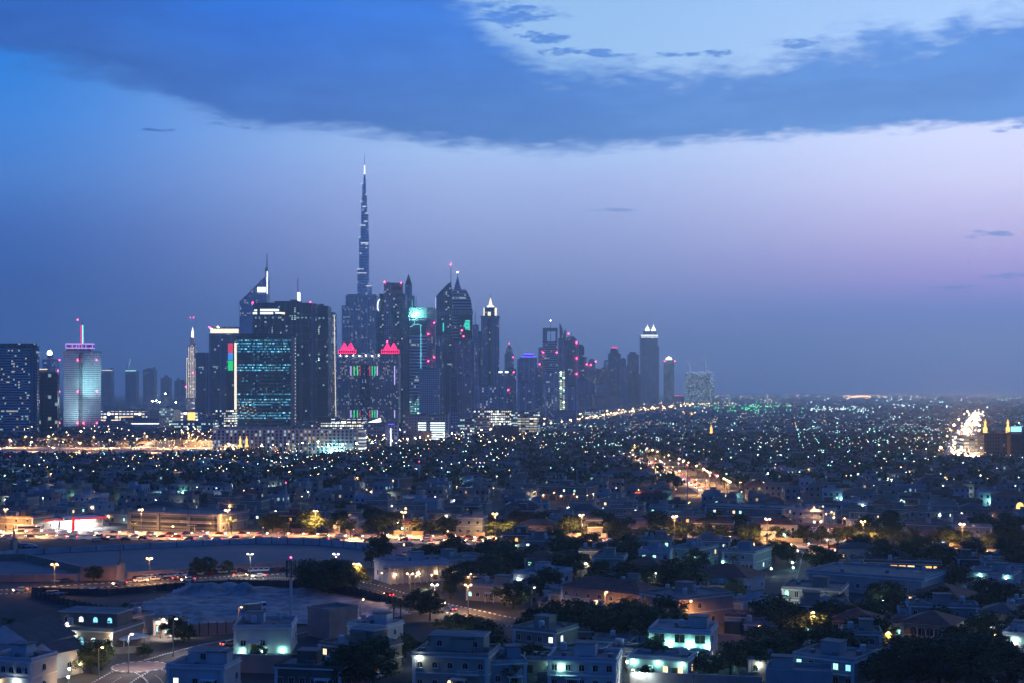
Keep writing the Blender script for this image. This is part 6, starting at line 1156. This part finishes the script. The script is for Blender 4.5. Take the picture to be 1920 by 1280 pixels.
# the countless small lights of the plain: one mass
def city_lights():
    rr = random.Random(41); b = MB(); order = ['far_warm', 'far_white', 'far_teal', 'far_orange', 'far_green', 'far_red']
    def dot(px, py, c, s=1.0, h=None):
        Y = Yb(py + .6); X = (px - HX) * Y / F; h = h or rr.uniform(5, 11); r = max(.22, .30 * Y / F * s)
        b.bar((X, Y, 0), (X, Y, h), .1, 6, n=3); b.ball(X, Y, h, r, c, 5, 3)
    def street(px, py, c, n, ang, s, sp=30):
        Y = Yb(py); X = (px - HX) * Y / F
        for i in range(n):
            x, y = X + math.cos(ang) * sp * i, Y + math.sin(ang) * sp * i
            q = PX(x, y)
            if -10 < q[0] < 1930 and y > 1000: dot(q[0], q[1] - .6, c, s)
    for _ in range(150):
        py = 750 + (rr.random() ** 1.1) * 115; street(rr.uniform(900, 1925), py, rr.choices((0, 1, 2, 3), (2, 4, 6, 3))[0], rr.randint(5, 14), rr.choice([-.19, -.19, 1.38, 1.38, .3, 1.0]), rr.choice([.22, .3, .35, .45, .65]), rr.uniform(24, 40))
    for _ in range(55): street(rr.uniform(0, 900), rr.uniform(836, 905), rr.choices((0, 1, 2, 3), (3, 4, 3, 4))[0], rr.randint(4, 10), rr.choice([-.19, 1.38, -.19]), rr.choice([.25, .35, .45, .6]), rr.uniform(24, 36))
    for _ in range(60):                              # clusters: shops, sports grounds, mosques
        px, py, c = rr.uniform(960, 1925), 748 + (rr.random() ** 1.2) * 110, rr.choices(range(4), (3, 6, 6, 3))[0]
        for _ in range(rr.randint(4, 11)): dot(px + rr.gauss(0, 9), py + rr.gauss(0, 1.6), c, rr.choice([.3, .5, .8, 1.3, 2.2]))
    for _ in range(420):
        px = 960 + 965 * rr.random() ** .8; py = 745 + (rr.random() ** 1.15) * 130; dot(px, py, rr.choices(range(6), (3, 5, 8, 2, .5, .2))[0], rr.choice([.2, .25, .3, .4, .5, .8, 1.3, 2.4]))
    for _ in range(300): dot(rr.uniform(1340, 1925), rr.gauss(743, 1.8) if rr.random() < .45 else rr.uniform(739.5, 752), rr.choices((7, 8), (4, 1))[0], rr.choice([.25, .35, .5, .7]), 14)
    for i in range(58): dot(1660 + i * 4.6, 739.2, 7, .45, 14)
    for _ in range(110): dot(rr.gauss(1612, 14), rr.gauss(744.5, 1.5), 7, .6, 14)
    for _ in range(90): dot(rr.uniform(1180, 1500), rr.gauss(762, 4), 7, rr.choice([.3, .45, .6]), 12)
    for _ in range(150):
        f = rr.random(); dot(1075 + 190 * f + rr.gauss(0, 3), 797 - 32 * f + rr.gauss(0, 2.4), 7, rr.choice([.3, .45, .6]), 12)
    for _ in range(90): dot(rr.gauss(1410, 45), rr.gauss(768, 6), 4, 1.5)
    for _ in range(620):
        f = rr.random() ** 1.5; i = int(f * (len(BA) - 1)); X, Y = BA[i]; p = PX(X, Y); dot(p[0] + rr.uniform(-26, 22) * (1 - f) + rr.gauss(0, 3), p[1] + rr.uniform(-5, 5) * (1 - f), rr.choice([0, 3, 1, 0]), rr.choice([.7, 1, 1.6]), rr.uniform(.8, 6))
    for x0, y0, x1, y1, c in ((1648, 803, 1686, 785, 2), (1508, 818, 1535, 808, 2), (1610, 790, 1628, 782, 2), (1476, 795, 1515, 784, 1), (1386, 792, 1440, 781, 0), (1380, 783, 1400, 779, 0)):
        n = 12
        for i in range(n): dot(x0 + (x1 - x0) * i / n, y0 + (y1 - y0) * i / n, c, .8)
    for _ in range(90): dot(rr.uniform(1520, 1640), rr.gauss(772, 3), rr.choice([1, 2, 1]), 1.4)
    for px, py in ((1672, 752), (1690, 752), (1707, 752), (1650, 772), (1678, 773), (1713, 773), (1738, 773), (1775, 771), (1545, 772), (1582, 772)): dot(px, py + 1, 8, 1.1, 18)
    for _ in range(120): dot(rr.uniform(0, 700), rr.uniform(846, 905), rr.choices(range(6), (3, 5, 4, 3, .2, .3))[0], rr.choice([.4, .5, .7, 1, 1.8]))
    for _ in range(110): dot(rr.uniform(640, 1200), rr.uniform(815, 880), rr.choices(range(6), (3, 5, 4, 4, .2, .3))[0], rr.choice([.4, .5, .7, 1, 1.8]))
    for _ in range(70): dot(rr.uniform(1180, 1925), rr.uniform(860, 925), rr.choices(range(6), (2, 5, 5, 3, .2, .2))[0], rr.choice([.4, .5, .7, 1, 1.8]))
    for _ in range(46): dot(rr.choice([rr.uniform(0, 440), rr.uniform(180, 440)]), rr.uniform(806, 846), 7, rr.choice([.5, .7, 1.1]), rr.uniform(9, 16))
    for _ in range(60): dot(rr.uniform(690, 1010), rr.uniform(815, 845), rr.choice([7, 7, 8]), rr.choice([.3, .4, .6]), 10)
    for _ in range(160): dot(rr.uniform(184, 445), rr.uniform(778, 835), rr.choices(range(6), (4, 5, 2, 4, .3, .3))[0], rr.choice([.6, .9, 1.2]))
    tag(b.obj('city_lights', order + ['metal', 'horizon_light', 'horizon_white']), kind='stuff')
city_lights()
# ------------------------------------------------------------------ cars
def car_meshes(col, lite):
    b = MB(); b.slab([(-2.2, .35), (2.2, .35), (2.25, .75), (1.25, .92), (-1.9, .95), (-2.25, .8)], 0, 0, -.88, .88); b.slab([(-1.75, .95), (1.15, .92), (.45, 1.42), (-1.2, 1.44)], 0, 0, -.76, .76)
    body = b.mesh('body', ['car_' + col]); b = MB(); b.slab([(-1.5, .98), (.95, .97), (.42, 1.34), (-1.15, 1.36)], 0, 0, -.79, .79)
    P = [(1.0, .97), (.45, 1.40)]; b.face([(1.19, -.7, .94), (1.19, .7, .94), (.49, .62, 1.41), (.49, -.62, 1.41)]); b.face([(-1.79, .7, .97), (-1.79, -.7, .97), (-1.24, -.62, 1.43), (-1.24, .62, 1.43)])
    gl = b.mesh('windows', ['glass']); b = MB()
    for i in range(10):
        a0, a1 = i * .6283, (i + 1) * .6283; b.face([(.33 * math.cos(a0), -.1, .33 * math.sin(a0)), (.33 * math.cos(a1), -.1, .33 * math.sin(a1)), (.33 * math.cos(a1), .1, .33 * math.sin(a1)), (.33 * math.cos(a0), .1, .33 * math.sin(a0))]); b.face([(0, -.1, 0), (.33 * math.cos(a1), -.1, .33 * math.sin(a1)), (.33 * math.cos(a0), -.1, .33 * math.sin(a0))]); b.face([(0, .1, 0), (.33 * math.cos(a0), .1, .33 * math.sin(a0)), (.33 * math.cos(a1), .1, .33 * math.sin(a1))])
    wh = b.mesh('wheel', ['tyre']); return body, gl, wh
CM = {}; HLM = None
def car(x, y, rz, col='white', lit=False, look=None, z=.03):
    global HLM
    if col not in CM: CM[col] = car_meshes(col, False)
    if HLM is None:
        b = MB(); b.ball(0, 0, 0, .15, 0, 6, 4); HLM = (b.mesh('headlight', ['head_light']), b.mesh('tail_light', ['tail_light']))
    body, gl, wh = CM[col]; o = link('car', None, None, (x, y, z), rz); link('body', body, o); link('windows', gl, o)
    if y < 620:
        for a in (-1.35, 1.4):
            for s in (-.86, .86): link('wheel', wh, o, (a, s, .33))
    if lit:
        for s in (-.62, .62): link('headlight', HLM[0], o, (2.22, s, .68)); link('tail_light', HLM[1], o, (-2.24, s, .8))
    return auto(o, look or f'{col} parked car', 'car', 'cars with lights on' if lit else 'parked cars')
CC = ['white', 'white', 'silver', 'silver', 'black', 'navy', 'gold', 'red', 'white']
rr = random.Random(61)
def row(x0, y0, x1, y1, n, rz, skip=.1):
    A, B = G(x0, y0), G(x1, y1)
    for i in range(n):
        if rr.random() < skip: continue
        f = (i + rr.uniform(-.1, .1)) / n; car(A[0] + (B[0] - A[0]) * f, A[1] + (B[1] - A[1]) * f, rz + rr.uniform(-.06, .06), rr.choice(CC))
row(255, 1086, 460, 1070, 22, 1.5); row(262, 1089, 345, 1083, 9, 1.5, .3); row(470, 1071, 560, 1068, 9, 1.6); row(80, 1116, 190, 1109, 8, .1, .3); row(85, 1091, 140, 1091, 4, .1, .4)
row(770, 1044, 880, 1040, 17, 1.5); row(760, 1040, 870, 1036, 17, 1.5); row(745, 1033, 862, 1031, 16, 1.5, .3); row(20, 1018, 60, 1026, 6, 1.4, .2); row(40, 1024, 70, 1026, 3, .2, .2)
for px, py, rz, c in ((1892, 1246, 0, 'white'), (1888, 1277, .1, 'navy'), (1426, 1217, 0, 'white'), (710, 1270, 1.2, 'white'), (180, 1014, .1, 'silver'), (195, 1012, .1, 'black'), (236, 1012, 0, 'black'), (1218, 1122, .1, 'silver'), (767, 1021, .1, 'silver'), (1262, 1090, .2, 'white'), (744, 1228, 1.0, 'silver')): car(*G(px, py), rz, c)
for s, d in ((9, 1), (-9, -1)):                      # traffic with lights on along the boulevard
    P = offset(Pb, s); L = [0]
    for i in range(len(P) - 1): L.append(L[-1] + math.dist(P[i], P[i + 1]))
    q = 8.0
    while q < L[-1] - 10:
        X = np.interp(q, L, [p[0] for p in P]); Y = np.interp(q, L, [p[1] for p in P])
        car(X, Y + rr.choice([-3.2, 0, 3.2]), (-.16 if d > 0 else math.pi - .16), rr.choice(CC), True, f'{"right" if d > 0 else "left"}bound lit car on the boulevard'); q += rr.uniform(5.5, 11)
def traffic(name, s, n, f0, f1, flip, what):
    P = offset(ROADS[name], s)
    for i in range(n):
        f = f0 + (f1 - f0) * (i + rr.random() * .7) / n; k = f * (len(P) - 1.001); j = int(k); u = k - j; a = math.atan2(P[j + 1][1] - P[j][1], P[j + 1][0] - P[j][0])
        car(P[j][0] + (P[j + 1][0] - P[j][0]) * u, P[j][1] + (P[j + 1][1] - P[j][1]) * u, a + (math.pi if flip else 0), rr.choice(CC), True, what)
traffic('avenue', 2.6, 18, .05, .95, True, 'lit car leaving on the avenue'); traffic('avenue', -2.6, 18, .05, .95, False, 'lit car coming down the avenue')
traffic('second_road', 2.2, 8, .2, .95, False, 'departing lit car on the second road'); traffic('second_road', -2.2, 8, .05, .9, True, 'oncoming lit car on the second road')
traffic('side_road', 3, 4, .3, .9, True, 'lit car on the orange side road'); traffic('lower_road', 2, 2, .2, .7, True, 'car with lights on by the lower road'); traffic('back_lane', 1.5, 1, .4, .6, True, 'car with red lights on the pink lane')
# white bus and truck
def bus(px, py, rz, label):
    o = thing('bus', label, 'bus', (*G(px, py), .03), rz); b = MB(); b.box(0, 0, .4, 11, 2.5, 2.7, 0, 0); b.box(0, 0, 3.1, 10.4, 2.2, .2, 0, 0); b.obj('body', 'car_white', o); b = MB(); b.box(0, 0, 1.7, 10.4, 2.56, .9, 0, 0); b.obj('windows', 'glass', o); b = MB(); b.box(5.5, 0, 1.3, .06, 2.2, 1.4, 0, 0); b.obj('windscreen', 'glass', o)
    for a in (-3.4, 3.6):
        for s in (-1.15, 1.15): q = link('wheel', CM['white'][2], o, (a, s, .48)); q.scale = (1.45, 1.5, 1.45)
def truck(px, py, rz, label):
    o = thing('truck', label, 'truck', (*G(px, py), .25), rz); b = MB(); b.box(-.8, 0, .9, 4.6, 2.4, 1.5, 0, 0); b.obj('load_bed', 'car_gold', o); b = MB(); b.slab([(1.7, .6), (3.6, .6), (3.6, 1.7), (3.1, 2.7), (1.7, 2.7)], 0, 0, -1.15, 1.15); b.obj('cab', 'car_white', o); b = MB(); b.slab([(2.0, 1.8), (3.4, 1.8), (3.05, 2.5), (2.0, 2.5)], 0, 0, -1.17, 1.17); b.obj('cab_windows', 'glass', o); b = MB(); b.box(.2, 0, .55, 6.4, 1.0, .35, 0, 0); b.obj('chassis', 'dark_metal', o)
    for a in (-2.2, 2.6):
        for s in (-1.0, 1.0): q = link('wheel', CM['white'][2], o, (a, s, .48)); q.scale = (1.45, 1.6, 1.45)
truck(478, 1147, .3, 'old tipper truck standing on the sandy lot'); 
bus(56, 996, .02, 'white coach parked at the left edge beside the boulevard')
# ------------------------------------------------------------------ words for the repeats: look + neighbourhood
LAND = [('the petrol station', 165, 985), ('the white coach', 56, 993), ('the pale bayed school', 330, 978), ('the slim minaret', 222, 1050), ('the thick short minaret', 22, 1010), ('the paved yard', 120, 1065), ('the dark round tree', 710, 1030), ('the pale telecom mast', 545, 1110), ('the big tree clump', 620, 1085), ('the sandy lot', 420, 1140), ('the roundabout', 262, 1250), ('the tan mansion', 140, 1200), ('the dark gables', 30, 1245), ('the pinkish garden wall', 455, 1245), ('the white modern block', 490, 1200), ('the blank concrete block', 610, 1170), ('the colonnade hall', 785, 1075), ('the lit arcade', 880, 1060), ('the boulevard car park', 830, 1035), ('the arched low house', 915, 1118), ('the black tree mass', 1120, 1180), ('the long pink villa', 1125, 1130), ('the pink arched villa', 1237, 1150), ('the teal-lit bay-window villa', 1275, 1215), ('the shuttered white villa', 1090, 1270), ('the cream parapet villa', 845, 1270), ('the beige villa', 1000, 1215), ('the teal-lit boulevard villa', 1285, 1045), ('the belvedere villa', 1346, 1090), ('the long blue-grey hall', 1620, 1095), ('the curved-cornice villa', 1520, 1125), ('the round-arched loggia', 1750, 1140), ('the cream arched villa', 1736, 1205), ('the orange-lit wall', 1585, 1215), ('the blue lit-window house', 1545, 1265), ('the teal lamp house', 1905, 1215), ('the teal-flooded house', 1855, 1088), ('the orange side road', 1550, 1000), ('the low arcade', 1270, 982), ('the grey school hall', 1395, 970), ('the tan mosque', 1053, 925), ('the busy avenue', 1265, 890), ('the blue-roofed shed', 1174, 898), ('the tan school', 716, 908), ('the lit colonnade', 900, 875), ('the golden minarets', 455, 840), ('the white lamp-lit building', 390, 870), ('the greenish floodlit wall', 243, 898), ('the teal workshop', 58, 868), ('the white domed mosque', 1240, 838), ('the dazzling white building', 1453, 888), ('the wide tan villa', 1638, 975), ('the tall arched doorway', 1734, 975), ('the four-arched house', 1856, 930), ('the golden dome', 1914, 950), ('the dark slab block', 1880, 840), ('the bright right avenue', 1810, 820), ('the thin left mast', 536, 945), ('the red-tipped mast', 786, 890), ('the boulevard tan villa', 830, 975), ('the distant onion domes', 1220, 765), ('the desert highway bend', 760, 838), ('the white tower foot', 148, 825)]
def word_up():
    bpy.context.view_layer.update(); buck = {}
    for o, look in AUTO:
        x, y, z = o.location; px, py = PX(x, y, 0)
        best = min(LAND, key=lambda l: (l[1] - px) ** 2 + (2.2 * (l[2] - py)) ** 2); dx, dy = px - best[1], 2.2 * (py - best[2])
        rel = ('left of' if dx < 0 else 'right of') if abs(dx) > abs(dy) else ('behind' if dy < 0 else 'in front of')
        buck.setdefault((look, rel, best[0]), []).append((px, py, o))
    ORD = ['first', 'second', 'third', 'fourth', 'fifth', 'sixth', 'seventh', 'eighth', 'ninth', 'tenth', 'eleventh', 'twelfth', 'thirteenth', 'fourteenth', 'fifteenth', 'sixteenth', 'seventeenth', 'eighteenth', 'nineteenth', 'twentieth']
    for (look, rel, lm), L in buck.items():
        L.sort(key=lambda t: t[0])
        for i, (px, py, o) in enumerate(L):
            if len(L) == 1: s = f'{look} {rel} {lm}'
            elif len(L) == 2: s = f'{look} {rel} {lm}, {"left" if i == 0 else "right"} one'
            else: s = f'{look} {rel} {lm}, {"leftmost" if i == 0 else "rightmost" if i == len(L) - 1 else ORD[min(i, 19)] + " from left"}'
            w = s.split()
            if len(w) > 16: s = s.replace(' on a short post', '').replace(' with arching fronds', '')
            o['label'] = s
word_up()
# ------------------------------------------------------------------ the hazy air
def haze():
    m, t = newmat('haze'); v = t.n('ShaderNodeVolumePrincipled')
    v.inputs['Color'].default_value = (.90, .97, 1.0, 1); v.inputs['Density'].default_value = 1.15e-4; v.inputs['Density Attribute'].default_value = ''
    v.inputs['Anisotropy'].default_value = .72
    o = t.n('ShaderNodeOutputMaterial'); t.t.links.new(v.outputs[0], o.inputs['Volume'])
    b = MB(); b.box(0, 12000, -1.5, 26000, 26400, 930, 0, bottom=True)
    tag(b.obj('haze', 'haze'), 'thin blue evening haze over the whole city', None, None, 'stuff')
haze()
